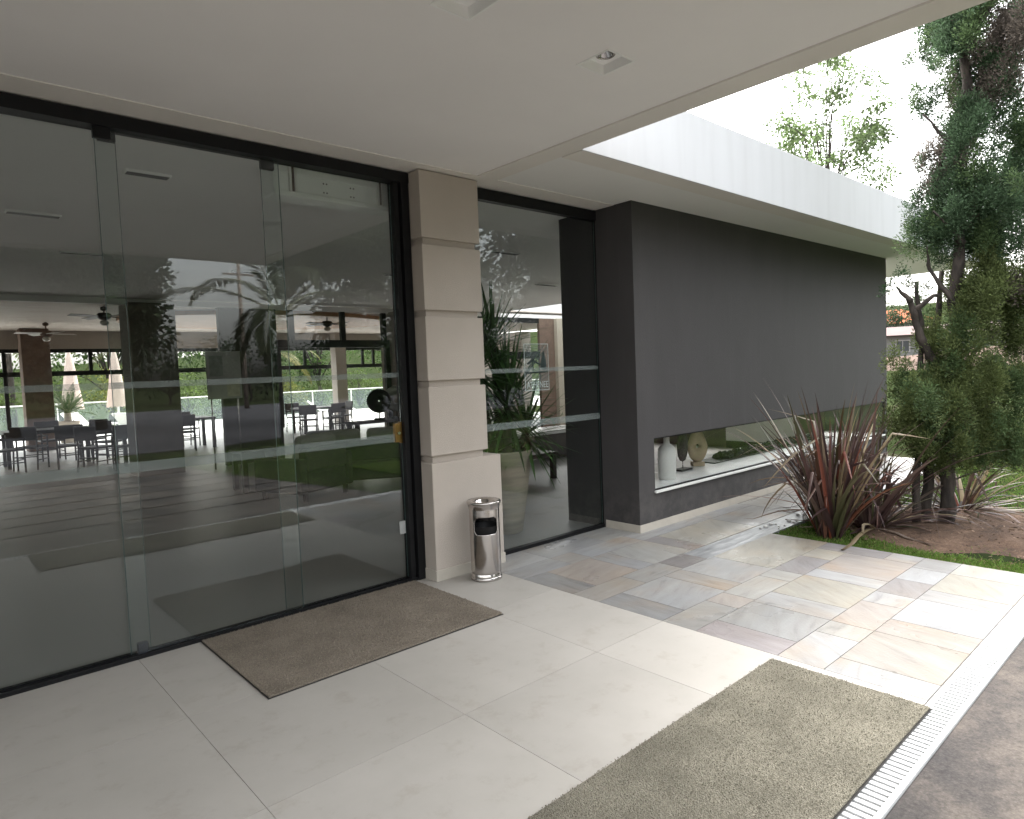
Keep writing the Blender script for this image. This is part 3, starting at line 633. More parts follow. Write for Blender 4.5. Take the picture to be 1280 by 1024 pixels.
# ================================================================== PLANTS NEAR THE CAMERA
# juniper: two twisted stems, tufted foliage, some of it dead and brown
JB = Vector((7.2, 1.9, 0)); RD = Vector((rt.x, rt.y, 0)).normalized(); FD = Vector((fw.x, fw.y, 0)).normalized()
def jp(s, z, d=0): return JB + RD*s + FD*d + Vector((0, 0, z))
jun = thing('juniper_tree', 'tall ragged juniper with brown dead tufts rising from bare earth', 'tree', tuple(JB))
q = MB()
def wob(pts, k=5, a=.02):
    out = []
    for p0, p1 in zip(pts, pts[1:]):
        for i in range(k): out.append(Vector(p0).lerp(Vector(p1), i/k) + Vector((random.uniform(-a, a), random.uniform(-a, a), 0)))
    return out + [Vector(pts[-1])]
def limb(mb, pts, r0, r1, a=.015, seg=9):
    w_ = wob(pts, 5, a); n_ = len(w_); mb.tube(w_, [r0 + (r1-r0)*i/(n_-1) + random.uniform(-.14, .14)*r0 for i in range(n_)], seg)
limb(q, [jp(.0, -.05), jp(.0, .5), jp(.03, 1.2), jp(.05, 1.9), jp(.08, 2.8), jp(.14, 3.8), jp(.2, 5), jp(.25, 6.6)], .066, .022, .035)
limb(q, [jp(-.28, -.05, .05), jp(-.27, .5, .05), jp(-.24, 1.1, .08), jp(-.2, 1.8, .1), jp(-.22, 2.3, .12)], .040, .018)
limb(q, [jp(-.11, -.05, .15), jp(-.1, .6, .16), jp(-.05, 1.4, .2), jp(.1, 2.4, .25)], .048, .025)
limb(q, [jp(-.02, 1.35), jp(-.2, 1.65), jp(-.32, 1.95), jp(-.36, 2.12)], .042, .026)
for pts in ([(-.36, 2.1), (-.46, 2.25)], [(-.34, 2.0), (-.2, 2.14), (-.1, 2.15)], [(.04, 1.85), (.3, 2.0), (.6, 2.1)], [(.04, 1.4), (.35, 1.7), (.55, 1.85)], [(.07, 2.6), (-.2, 2.9)], [(.09, 2.9), (.45, 3.3)],
            [(.12, 3.4), (-.22, 3.8)], [(.15, 3.9), (.5, 4.3)], [(.05, 2.0), (-.15, 2.4), (-.2, 2.6)], [(.02, .9), (.4, 1.15)], [(0, .75), (-.4, .95)], [(.02, 1.1), (-.35, 1.4)]):
    limb(q, [jp(s, z, random.uniform(-.12, .12)) for s, z in pts], .028, .008, .01, 6)
q.build('trunk', BARK, jun)
zl = [(6.8, .0), (5.6, -.15), (4.9, -.18), (4.5, -.20), (4.0, -.28), (3.55, -.14), (3.2, -.16), (2.8, -.27), (2.5, -.26), (2.3, -.1), (2.05, -.06), (1.85, -.2), (1.6, -.4), (1.3, -.55), (.95, -.66), (.75, -.45), (.5, -.2)]
cen, rad, bas = [], [], []
tries = 0
while len(cen) < 1750 and tries < 20000:
    tries += 1
    z = random.uniform(.55, 6.6); lo = np.interp(-z, [-a_ for a_, _ in zl], [b_ for _, b_ in zl]); hi = .85 if z < 4.8 else .85 - (z-4.8)*.35
    r = random.uniform(.07, .16); s = random.uniform(lo + r*.8, hi)
    hole = math.sin(s*9.3+1.1)*math.sin(z*4.1+.7) + .55*math.sin(s*17+z*5)*math.sin(z*8.3+2)
    if hole < (-.22 if s > .15 and z > 1.45 else (-.36 if z > 2.6 else (-.5 if z > 1.35 else -.36))): continue
    if s > .1 and 1.5 < z < 1.95 and random.random() < .7: continue
    d = random.gauss(0, .2)
    dead = (-.3 < s < .12 and 3.05 < z < 3.75 and random.random() < .42) or (s > .05 and 3.9 < z < 4.7 and random.random() < .6) or (s < -.15 and 2.4 < z < 2.75 and random.random() < .5) or random.random() < .025
    c_ = (.125, .105, .088) if dead else ((.118, .148, .055) if z < 2.45 else (.064, .105, .055))
    if not dead and random.random() < .3: c_ = (.085, .13, .055)
    for j in range(2):      # a tuft leans upward: two overlapping lobes
        cen.append(tuple(jp(s + random.uniform(-.03, .03), z + j*r*.9, d))); rad.append(r*(1-.3*j)); bas.append(c_)
for (s, z) in ((-.52, 2.27), (-.42, 2.36), (-.58, 2.2), (-.36, 2.26), (-.22, 2.22)):
    cen.append(tuple(jp(s, z))); rad.append(.07); bas.append((.035, .068, .03))
V, F, T = clumps(cen, rad, 280, .031, .0098, bas, .26, .8, 1.25, .08, .12)
np_mesh('foliage', V, F, LEAF, jun, tint=T, world=True)

def flax(name, label, x, y, n, Lr, spread, palette, seed, wid=(.022, .042), low=0):
    r_ = np.random.default_rng(seed); o = thing(name, label, 'plant', (x, y, -.02), 'bronze flax clumps by the juniper'); Vs, Fs, Ts = [], [], []; off = 0; SEG = 9
    for k in range(n):
        az = r_.uniform(0, 2*math.pi); el = R(r_.uniform(*spread)); L = r_.uniform(*Lr); w_ = r_.uniform(*wid)
        bend = r_.uniform(.1, .9)*(1.6-el)*1.1 + .08; brk = r_.random() < .24; bi = r_.integers(4, 7)
        p = np.array([.10*math.sqrt(r_.random())*math.cos(az+r_.normal(0, .6)), .10*math.sqrt(r_.random())*math.sin(az+r_.normal(0, .6)), 0]); col = np.array(palette[r_.choice(len(palette), p=PW)])*r_.normal(1, .2)
        e = el; pts = []; tw = r_.normal(0, .35)
        for s in range(SEG+1):
            d = np.array([math.cos(az)*math.cos(e), math.sin(az)*math.cos(e), math.sin(e)]); sd_ = np.array([-math.sin(az), math.cos(az), 0]); nrm = np.cross(sd_, d)
            f = s/SEG; ww = w_*(.45+.55*min(1, f*4))*(1-f**3.2)*.5+.0006
            a_ = tw*f; sv = sd_*math.cos(a_) + nrm*math.sin(a_)
            pts += [p - sv*ww + np.cross(d, sv)*-ww*.35, p.copy(), p + sv*ww + np.cross(d, sv)*-ww*.35]
            p = p + d*L/SEG; e -= bend/SEG*(1+1.5*f)
            if brk and s == bi: e -= r_.uniform(.8, 1.9)
            p[2] = max(p[2], .03)
        Vs.append(np.array(pts)); a_ = np.arange(SEG)*3
        fq = np.concatenate([np.stack([a_, a_+1, a_+4, a_+3], 1), np.stack([a_+1, a_+2, a_+5, a_+4], 1)]) + off; Fs.append(fq); off += (SEG+1)*3
        fade = np.concatenate([np.linspace(0, 1, SEG)]*2)[:, None]
        tipc = np.array(palette[r_.choice(len(palette), p=PW)]); Ts.append(np.clip(col*(1-fade*.4)+tipc*fade*.4, .005, .8))
    np_mesh('leaves', np.concatenate(Vs), np.concatenate(Fs), BLADE, o, tint=np.concatenate(Ts), smooth=True)
    return o
PAL = [(.065, .038, .038), (.105, .066, .058), (.12, .055, .038), (.19, .055, .032), (.34, .27, .16), (.17, .13, .10), (.075, .078, .035)]; PW = [.30, .24, .13, .06, .08, .10, .09]
flax('flax_plant', 'upright bronze flax clump at the lawn corner in front of the low window', 6.15, 2.55, 120, (.6, 1.5), (58, 89), PAL, 1, (.026, .05))
flax('flax_plant', 'sprawling bronze flax clump with red leaves left of the juniper stems', 6.72, 2.42, 110, (.45, 1.4), (8, 88), PAL, 2, (.024, .046))
flax('flax_plant', 'tall bronze flax clump rising before the right end of the low window', 6.75, 2.78, 80, (.7, 1.6), (52, 88), PAL, 8, (.024, .046))
flax('flax_plant', 'bronze flax clump close behind the juniper stems', 7.35, 2.75, 70, (.5, 1.2), (30, 85), PAL, 3)
PW = [.20, .22, .10, .04, .15, .19, .10]
flax('flax_plant', 'low pale spiky flax clump behind and right of the juniper', 7.95, 2.0, 95, (.4, 1.1), (5, 72), PAL, 4)
# brown grass-like drip reed and red fallen leaves at the flax foot are part of the clumps

# pebbles where gutter and lawn meet
pb = MB()
for k in range(26):
    x = random.uniform(5.95, 7.6); y = random.uniform(2.99, 3.17) if random.random() < .5 else random.uniform(2.95, 3.03); s = random.uniform(.012, .03)
    bmesh.ops.create_icosphere(pb.bm, subdivisions=2, radius=s, matrix=Matrix.Translation((x, y, s*.2)) @ Matrix.Diagonal((1, random.uniform(.6, 1), .55, 1)))
for f in pb.bm.faces: f.smooth = True
setp(pb.build('pebbles', mat('white_pebble', (.62, .61, .59), .35, var=.1, scale=20)), 'wet white pebbles in the gutter beside the lawn corner', 'pebbles', kind='stuff')

# ================================================================== PALMS
def frond_arrays(base, az, el, L, bend, nl, ll, lw, tone, droop=.3, vee=.5, r_=rng):
    """rachis polyline + leaflets"""
    SEG = 14; p = np.array(base, float); e = el; P_, D_ = [], []
    for s in range(SEG+1):
        d = np.array([math.cos(az)*math.cos(e), math.sin(az)*math.cos(e), math.sin(e)]); P_.append(p.copy()); D_.append(d); p = p + d*L/SEG; e -= bend/SEG*(.5+1.2*s/SEG)
    P_ = np.array(P_); D_ = np.array(D_); f = np.linspace(.14, .995, nl); idx = f*SEG; i0 = np.minimum(idx.astype(int), SEG-1); fr = (idx-i0)[:, None]
    pp = P_[i0]*(1-fr)+P_[i0+1]*fr; dd = unit(D_[i0]*(1-fr)+D_[i0+1]*fr); sd_ = np.array([-math.sin(az), math.cos(az), 0]); nn = np.cross(sd_, dd)
    nn = np.where(nn[:, 2:3] < 0, -nn, nn)
    Vs, Ts = [], []
    for sg in (-1, 1):
        dirs = unit(dd*.75 + sg*sd_*.8 + nn*vee*.5 + r_.normal(size=(nl, 3))*.06 - np.array([0, 0, droop])*np.linspace(.3, 1.3, nl)[:, None])
        LL = ll*np.sin(np.clip(f*1.05, 0, 1)*math.pi*.93+.15)**.7*r_.uniform(.85, 1.1, nl); LL = np.maximum(LL, .12*ll)
        wv = np.cross(dirs, nn); wv = unit(wv)*lw*.5
        m1 = pp+dirs*LL[:, None]*.5; m1[:, 2] -= LL*.04*droop*3; tp = pp+dirs*LL[:, None]; tp[:, 2] -= LL*.22*droop*3
        Vs.append(np.stack([pp, m1+wv, tp, m1-wv], 1).reshape(-1, 3)); Ts.append(np.array(tone)*r_.normal(1, .15, (nl, 1)))
    return np.concatenate(Vs), np.concatenate(Ts), P_
def palm(name, label, loc, H, nf, L, ll, lw, tone, lean=(0, 0), group=None, cat='palm tree', tr=.16, els=(-25, 80), nl=46, bend=(.9, 1.7), seed=5):
    r_ = np.random.default_rng(seed); o = thing(name, label, cat, loc, group); x, y, z = loc
    top = np.array([x+lean[0], y+lean[1], z+H])
    q = MB()
    if H > .5:
        pts = [Vector((x+lean[0]*f*f, y+lean[1]*f*f, z+H*f-.1)) for f in np.linspace(0, 1, 14)]
        q.tube(pts, [tr*(1.25-.35*i/13+(.05 if i % 2 else -.02)) for i in range(14)], 10); q.build('trunk', BARK, o); q = MB()
    Vs, Ts = [], []
    for k in range(nf):
        az = k*2.39996 + r_.normal(0, .2); el = R(els[0] + (els[1]-els[0])*((k+.5)/nf)**.8)
        v_, t_, rc = frond_arrays(top, az, el, L*r_.uniform(.85, 1.1), r_.uniform(*bend), nl, ll, lw, np.array(tone)*(1 if k > nf*.25 else 1.1), r_=r_)
        Vs.append(v_); Ts.append(t_); q.tube([Vector(a) for a in rc], [max(.006, lw*.55*(1-i/16)) for i in range(15)], 5)
    V = np.concatenate(Vs); np_mesh('fronds', V, np.arange(len(V)).reshape(-1, 4), LEAF, o, tint=np.clip(np.concatenate(Ts), .005, .6), world=True)
    q.build('frond_stems', mat('palm_stem', (.09, .10, .035), .6), o)
    return o
palm('coconut_palm', 'arching palm on the lawn beside the driveway, seen reflected in the glass doors', (7.2, -7.9, -.03), 3.25, 12, 3.9, 0.58, .048, (.03, .04, .016), group=None, els=(5, 70), nl=80, bend=(1.5, 2.2), seed=11)

# broad leaved trees ------------------------------------------------
def tree(name, label, loc, H, spread, trunk_h, n, per, L, W, base, group=None, seed=1, flat=.8, r_cl=(.5, 1.0), tr=.028):
    random.seed(seed); o = thing(name, label, 'tree', loc, group); x, y, z = loc; q = MB(); cen, rad, bas = [], [], []
    limb(q, [(x, y, z-.2), (x+.1, y, z+trunk_h*.5), (x, y+.1, z+trunk_h), (x+.1, y, z+H*.8)], tr*H, tr*.9, .04)
    for k in range(n):
        for _ in range(30):
            a = random.uniform(0, 2*math.pi); h = random.random(); rr = spread*math.sqrt(random.random())
            pr = math.sin(math.pi*min(1, .12+.88*(1-h)))**.6
            if rr < spread*pr*.95: break
        c_ = Vector((x+rr*math.cos(a), y+rr*math.sin(a), z+trunk_h*.75+(H-trunk_h*.75)*h)); cen.append(tuple(c_)); rad.append(random.uniform(*r_cl)); g_ = random.uniform(.75, 1.3); bas.append(tuple(v_*g_ for v_ in base))
        if k % 3 == 0: limb(q, [(x, y, z+trunk_h*random.uniform(.7, 1.3)), tuple(Vector((x, y, c_.z-.6)).lerp(c_, .5)), tuple(c_)], min(.05, tr*2), .012, .03, 5)
    q.build('trunk', BARK, o)
    V, F, T = clumps(cen, rad, per, L, W, bas, .28, .3, flat, .15, .25); np_mesh('crown', V, F, LEAF, o, tint=T, world=True); return o
tree('leafy_tree', 'light sparse leafy tree rising behind the white fascia', (19.2, 8.0, 0), 9.7, 1.75, 4.5, 85, 120, .12, .06, (.125, .175, .075), seed=4, r_cl=(.22, .5), tr=.009)
for k, (x, y, h, s_, sd_, lb, bs) in enumerate((
    (2.5, -20, 9.5, 3.6, 21, 'dense dark tree across the lane, reflected on the left glass door', (.026, .042, .018)),
    (12.8, -13.0, 10.5, 3.4, 22, 'tall dark tree across the lawn, reflected in the door nearest the column', (.028, .046, .02)),
    (18.5, -7.5, 9.5, 3.6, 23, 'spreading dark tree at the lawn edge, reflected above the potted plant', (.03, .05, .02)),
    (29, -27, 9.0, 5.0, 26, 'broad tree far along the lane, right of the reflected pole', (.03, .046, .024)),
    (5.4, -21, 8.6, 2.6, 27, 'dark tree across the lane standing left of the arching palm, seen in the glass', (.03, .045, .024)))):
    tree('dark_tree', lb, (x, y, float(terrain(np.float64(x), np.float64(y)))), h, s_, h*.28, 75, 260 if y > -25 else 130, .27, .15, bs, 'trees across the lane', sd_, .8, (.7, 1.25))
for k in range(14):
    x = -22 + 7.5*k + random.uniform(-1.5, 1.5); y = -47 + random.uniform(-4, 3) - .06*x
    tree('lane_tree', ['low dark tree far beyond the lane, first of the line seen in the glass', 'low dark tree in the line far beyond the lane'][k > 0], (x, y, -.05), random.uniform(4.2, 6.2), 4.6, .8, 34, 80, .34, .17, (.026, .040, .02), 'line of trees far beyond the lane', 600+k, .8, (.9, 1.5))
for k in range(9):
    x = 11.5 + 2.6*k + random.uniform(-.4, .4); y = -9.5 - .35*k + random.uniform(-.5, .5)
    tree('hedge_shrub', ['dense dark shrub at the lawn end, first of the row reflected in the fixed glass', 'dense dark shrub in the row along the far lawn edge'][k > 0], (x, y, -.05), random.uniform(2.3, 3.2), 1.7, .3, 26, 90, .16, .08, (.028, .046, .018), 'shrubs along the far lawn edge', 500+k, .9, (.5, .8))
po = thing('utility_pole', 'bare wooden utility pole beyond the lane, reflected in the middle glass door', 'pole', (14.9, -31.5, 0))
q = MB(); q.tube([(14.9, -31.5, 0), (14.9, -31.5, 8.6)], [.15, .10], 10); q.build('mast', mat('weathered_pole', (.20, .16, .13), .9), po)
q = MB(); q.box(14.0, 15.8, -31.58, -31.48, 7.9, 8.0); q.build('crossarm', mat('weathered_pole', (.20, .16, .13), .9), po)
random.seed(99)

# ================================================================== FAR BACKGROUND
def house(name, label, loc, rz, w_, d_, h_, rh, wallm, roofm, nwin):
    o = thing(name, label, 'house', loc, None, rz)
    q = MB(); q.box(-d_/2, d_/2, -w_/2, w_/2, -1, h_); q.build('wall', wallm, o, world=False)
    q = MB(); e = .7; v = [(-d_/2-e, -w_/2-e, h_), (d_/2+e, -w_/2-e, h_), (d_/2+e, w_/2+e, h_), (-d_/2-e, w_/2+e, h_)]; r1_, r2_ = (0, -w_/2+d_*.45, h_+rh), (0, w_/2-d_*.45, h_+rh)
    q.quad([v[0], v[1], r1_]) if 0 else None
    for pts in ([v[0], v[3], r2_, r1_], [v[2], v[1], r1_, r2_], [v[1], v[0], r1_], [v[3], v[2], r2_], v[::-1]): q.quad(pts)
    q.build('roof', roofm, o, world=False)
    for k in range(nwin):
        yy = -w_/2 + w_*(k+.5)/nwin
        q = MB(); q.box(-d_/2-.06, -d_/2-.005, yy-.55, yy+.55, h_*.35, h_*.82); wf = q.build('window', mat('house_window_frame', (.32, .30, .29), .6), o, world=False)
        q = MB(); q.box(-d_/2-.075, -d_/2-.0605, yy-.45, yy-.03, h_*.39, h_*.78); q.box(-d_/2-.075, -d_/2-.0605, yy+.03, yy+.45, h_*.39, h_*.78); q.build('pane', mat('house_window_dark', (.05, .055, .06), .2), wf, world=False)
    return o
HW = mat('pale_house_wall', (.20, .195, .19), .9, var=.06, scale=.6)
house('far_house', 'long pale single storey house with a faded pink roof beyond the lawn', (66.0, 18.6, 1.15), R(16), 15, 7, 2.2, .85, HW, mat('pink_roof', (.17, .135, .13), .9, var=.08, scale=.8, spec=0), 7)
house('far_house', 'house with a bright orange tiled roof on the hill', (104, 34.0, float(terrain(np.float64(104), np.float64(34)))-1.1), R(20), 9, 8, 2.6, 2.1, HW, mat('orange_roof', (.34, .12, .07), .9, var=.1, scale=.8, spec=0), 3)
house('far_house', 'grey roofed house high on the hill behind the juniper', (112, 19.0, float(terrain(np.float64(112), np.float64(19)))+.5), R(12), 12, 8, 2.8, 2.0, HW, mat('grey_roof', (.14, .137, .14), .9, var=.1, scale=.8, spec=0), 3)
q = MB()  # dry bank in front of the pale house
bkm = mat('dry_bank', (.11, .082, .070), 1, var=.3, spec=0, scale=.9, bump=.6, bscale=4)
G_ = np.linspace(0, 1, 14)
Vb = np.array([[50+12*u+2*math.sin(9*v_), -6+44*v_, float(terrain(np.float64(50+12*u), np.float64(-6+44*v_)))-.15+1.0*u+.35*math.sin(14*v_+3*u)*u] for u in G_ for v_ in np.linspace(0, 1, 30)])
I = np.arange(14*30).reshape(14, 30); Fb = np.stack([I[:-1, :-1], I[1:, :-1], I[1:, 1:], I[:-1, 1:]], -1).reshape(-1, 4)
setp(np_mesh('earth_bank', Vb, Fb, bkm, smooth=True), kind='structure')
for k, (x, y, h, s_, lb) in enumerate(((84, 27, 6.5, 3.2, 'blue green tree on the slope between the pink and orange roofs'), (58, 10, 5, 2.6, 'small bushy tree beside the pale house'), (92, 14, 8, 4, 'broad tree on the slope behind the pale house'), (40, 4.5, 4.5, 2.4, 'rounded shrub tree on the lawn beyond the juniper'))):
    tree('hill_tree', lb, (x, y, float(terrain(np.float64(x), np.float64(y)))), h, s_, h*.25, 34, 90, .3, .16, (.05, .07, .035), 'trees on the far slope', 40+k, .8, (.6, 1.1))
random.seed(5)
# ================================================================== INTERIOR THINGS
# air curtain over the door
ac = thing('air_curtain', 'long white air curtain unit behind the glass above the door', 'air curtain', (2.47, 4.62, 2.9))
ACM = mat('aged_white_metal', (.84, .86, .83), .5, var=.05, scale=5)
q = MB(); q.box(1.98, 2.965, 4.60, 4.80, 2.905, 3.115, .012); q.build('casing', ACM, ac)
q = MB(); q.box(1.985, 2.96, 4.585, 4.60, 2.90, 2.935, .004); q.box(2.00, 2.95, 4.592, 4.60, 3.06, 3.075); q.build('front_lip', ACM, ac)
for x in (2.12, 2.83):
    q = MB(); q.box(x-.028, x-.012, 4.578, 4.5995, 2.93, 3.12); q.box(x+.012, x+.028, 4.578, 4.5995, 2.93, 3.12); q.build('mounting_bracket', WPLAS, ac)
    q = MB(); q.box(x-.011, x+.011, 4.590, 4.5995, 2.94, 3.12); q.build('bracket_slot', mat('rust_brown', (.10, .06, .04), .8), ac)
q = MB()
for x in (2.36, 2.385, 2.58, 2.605):
    for z in (2.965, 3.03): q.box(x-.005, x+.005, 4.5985, 4.5997, z-.005, z+.005)
q.build('screw_holes', BLACK, ac)['kind'] = 'stuff'

# potted yucca behind the fixed glass
yu = thing('potted_yucca', 'tall yucca with sword leaves in a tapered stone planter behind the glass', 'potted plant', (4.36, 4.98, 0))
POT = mat('planter_stone', (.30, .26, .205), .8, var=.28, scale=2.5, bump=.2, aniso=(.6, .6, 5))
q = MB(); prof = [(.135, .0), (.15, .012), (.215, .40), (.265, .80), (.272, .82), (.262, .825), (.245, .80), (.24, .74)]
q.lathe(4.36, 4.98, prof, 48); q.cap(4.36, 4.98, .135, 0.001, 48); pt = q.build('planter', POT, yu)
q = MB(); q.cap(4.36, 4.98, .241, .75, 32); q.build('potting_soil', mat('potting_soil', (.04, .03, .022), 1, var=.4, scale=30), pt)
r_ = np.random.default_rng(31); Vs, Fs, Ts, off = [], [], [], 0; q = MB()
for (sx, sy, hz, lean, nb, Lm) in ((0.02, 0.0, 1.28, (.02, -.02), 110, .80), (-.09, .06, 1.62, (-.16, .05), 100, .74), (.08, -.05, .98, (.12, -.06), 60, .62), (.02, .08, 1.9, (.02, .08), 55, .62)):
    b0 = Vector((4.36+sx, 4.98+sy, .74)); tp = Vector((4.36+sx+lean[0], 4.98+sy+lean[1], hz)); q.tube([b0, b0.lerp(tp, .5)+Vector((.01, 0, 0)), tp], [.05, .042, .035], 10)
    for k in range(nb):
        az = k*2.39996 + r_.normal(0, .15); f0 = (k+.5)/nb; el = R(-48 + 128*f0 + r_.normal(0, 6)); L = Lm*r_.uniform(.75, 1.1); w_ = r_.uniform(.034, .05)
        p = np.array(tp) + np.array([0, 0, -.10+.14*f0]); e = el; SEG = 6; pts = []
        for s in range(SEG+1):
            d = np.array([math.cos(az)*math.cos(e), math.sin(az)*math.cos(e), math.sin(e)]); sd_ = np.array([-math.sin(az), math.cos(az), 0]); f = s/SEG
            ww = w_*.5*(.7+.6*f if f < .35 else (1-f)**.75*1.22)+.0008; nn = np.cross(sd_, d)
            pts += [p-sd_*ww+nn*ww*.25*(1 if nn[2] > 0 else -1), p.copy(), p+sd_*ww+nn*ww*.25*(1 if nn[2] > 0 else -1)]; p = p+d*L/SEG; e -= .35*(1-f0)/SEG
        Vs.append(np.array(pts)); a_ = np.arange(SEG)*3; Fs.append(np.concatenate([np.stack([a_, a_+1, a_+4, a_+3], 1), np.stack([a_+1, a_+2, a_+5, a_+4], 1)])+off); off += (SEG+1)*3
        Ts.append(np.tile(np.array((.055, .115, .034))*r_.normal(1, .22), (SEG*2, 1)))
q.build('stems', BARK, yu); Vy = np.concatenate(Vs)
Vy[:, 1] = np.maximum(Vy[:, 1], 4.43)      # leaves press against the pane instead of passing through it
np_mesh('leaves', Vy, np.concatenate(Fs), leaf_mat('yucca_leaf', .35, .25), yu, tint=np.clip(np.concatenate(Ts), .005, .5), smooth=True, world=True)

# etched acrylic sign hung behind the pane, with lettering
sg = thing('etched_sign', 'small clear etched sign with a pale border and lettering behind the fixed glass', 'sign', (4.30, 4.41, 1.42))
sx0, sx1, sz0, sz1, sy = 4.135, 4.445, 1.415, 1.845, 4.408
q = MB(); q.box(sx0, sx1, sy, sy+.005, sz0, sz1); q.build('plate', frost_mat('etched_acrylic', .16, (.62, .70, .74)), sg)
q = MB(); w_ = .006
for b_ in ((sx0, sx1, sz0, sz0+w_), (sx0, sx1, sz1-w_, sz1), (sx0, sx0+w_, sz0+w_, sz1-w_), (sx1-w_, sx1, sz0+w_, sz1-w_)): q.box(b_[0], b_[1], sy-.0012, sy-.0002, b_[2], b_[3])
q.build('border', mat('etched_white', (.72, .75, .76), .7), sg)
q = MB()  # engraved picture: a thatched shade, a conifer and a horizon
def flat(pts): q.quad([(x, sy-.001, z) for x, z in pts])
q.prism([], 0, 0) if 0 else None
flat([(4.16, 1.66), (4.24, 1.715), (4.26, 1.70), (4.19, 1.655)]); flat([(4.25, 1.70), (4.34, 1.66), (4.33, 1.645), (4.25, 1.68)]); flat([(4.235, 1.60), (4.25, 1.60), (4.25, 1.70), (4.235, 1.70)])
flat([(4.335, 1.63), (4.365, 1.76), (4.385, 1.78), (4.375, 1.60)]); flat([(4.375, 1.60), (4.385, 1.78), (4.41, 1.70), (4.415, 1.61)]); flat([(4.15, 1.585), (4.43, 1.595), (4.43, 1.58), (4.15, 1.57)])
q.build('engraved_picture', mat('engraved_dark', (.06, .075, .08), .8), sg)
tc_ = bpy.data.curves.new('sign_text', 'FONT'); tc_.body = 'ATHENEE'; tc_.size = .082; tc_.align_x = 'CENTER'; tc_.extrude = .0004
to = bpy.data.objects.new('tmp', tc_); COL.objects.link(to); bpy.context.view_layer.update()
tm = bpy.data.meshes.new_from_object(to.evaluated_get(bpy.context.evaluated_depsgraph_get())); bpy.data.objects.remove(to)
tm.transform(Matrix.Translation((4.295, sy-.0012, 1.442)) @ Matrix.Rotation(math.pi/2, 4, 'X') @ Matrix.Scale(.78, 4, (1, 0, 0))); tm.name = 'lettering'
link_mesh('lettering', tm, mat('etched_white', (.72, .75, .76), .7), sg, True)

q = MB(); q.box(2.742, 2.796, 4.398, 4.4045, .375, .475, .002); q.build('white_door_plate', mat('worn_plastic', (.36, .37, .36), .6, var=.08), dd)

# dining furniture
def make_chair():
    o = thing('dining_chair', '', 'chair', (0, 0, 0), 'dark dining chairs in the far hall')
    q = MB(); q.box(-.23, .23, -.22, .22, .43, .47, .01); q.build('seat', DWOOD, o, world=False)
    q = MB(); q.box(-.24, .24, .20, .235, .60, .88, .012, rot=Matrix.Rotation(-.12, 3, 'X'), pivot=(0, .22, .45)); q.build('backrest', DWOOD, o, world=False)
    for sx in (-1, 1):
        q = MB(); q.tube([(sx*.215, -.20, 0), (sx*.215, -.20, .66)], .017, 6); q.build('leg', DWOOD, o, world=False)
        q = MB(); q.tube([(sx*.215, .26, 0), (sx*.215, .21, .45), (sx*.215, .265, .88)], .017, 6); q.build('leg', DWOOD, o, world=False)
        q = MB(); q.tube([(sx*.215, -.22, .66), (sx*.215, .24, .665)], .018, 6); q.build('armrest', DWOOD, o, world=False)
    q = MB()
    for sx in (-.215, .215): q.tube([(sx, -.2, .2), (sx, .24, .2)], .012, 6)
    q.tube([(-.215, -.2, .27), (.215, -.2, .27)], .012, 6); q.tube([(-.215, .235, .27), (.215, .235, .27)], .012, 6); q.build('stretcher', DWOOD, o, world=False)
    return o
ch = make_chair(); first = True
for x, y, rz, lb in ((1.35, 16.2, 1.75, 'leftmost dark chair at the long table left of the brown column'), (1.75, 16.55, 2.6, 'dark chair with its back to the lounge at the left table, second from the left'),
    (2.35, 16.1, 3.0, 'dark chair pulled out at the near side of the left table, below the potted cycad'), (2.95, 17.5, -.9, 'dark chair at the right end of the left table, below the first parasol'), (2.3, 18.2, .1, 'dark chair on the far side of the left table, backed by the brown column'),
    (2.62, 14.95, 2.2, 'dark chair turned sideways at the front of the second table'), (3.05, 14.6, 3.05, 'nearest dark chair, back to the glass, in front of the second table'), (3.75, 15.9, -1.5, 'dark chair partly hidden behind the near brown column'), (3.1, 16.3, .4, 'dark chair on the far side of the second table'),
    (4.85, 17.2, 2.9, 'dark chair seen in the gap right of the near column'), (5.25, 18.4, .2, 'dark chair behind the table in the gap right of the near column'),
    (8.4, 18.0, 2.6, 'left dark chair at the table behind the black screen frame'), (9.2, 18.1, 3.3, 'dark chair back to the lounge at the table behind the black screen frame'), (9.9, 18.9, -1.6, 'right end dark chair at the table behind the black screen frame'), (8.8, 19.7, .1, 'far side dark chair at the table behind the black screen frame')):
    c_ = ch if first else copy_tree(ch); first = False; c_.location = (x, y, 0); c_.rotation_euler.z = rz + math.pi if False else rz; c_['label'] = lb
def make_table(name, lb, x, y, lx, ly, h, m=DWOOD, group='dark tables in the far hall'):
    o = thing(name, lb, 'table', (x, y, 0), group)
    q = MB(); q.box(-lx/2, lx/2, -ly/2, ly/2, h-.045, h, .006); q.build('tabletop', m, o, world=False)
    for sx in (-1, 1):
        for sy in (-1, 1):
            q = MB(); q.box(sx*(lx/2-.06)-.035, sx*(lx/2-.06)+.035, sy*(ly/2-.06)-.035, sy*(ly/2-.06)+.035, 0, h-.045); q.build('leg', m, o, world=False)
    return o
make_table('dining_table', 'long dark dining table in front of the brown column', 2.1, 17.3, 1.5, .9, .76)
make_table('dining_table', 'dark dining table beside the near column, under the parasols', 3.5, 15.4, .9, .9, .76)
make_table('dining_table', 'dark dining table in the gap right of the near column', 5.2, 17.8, .9, .9, .76)
make_table('dining_table', 'dark dining table behind the black screen frame', 9.1, 18.9, 1.3, .9, .76)
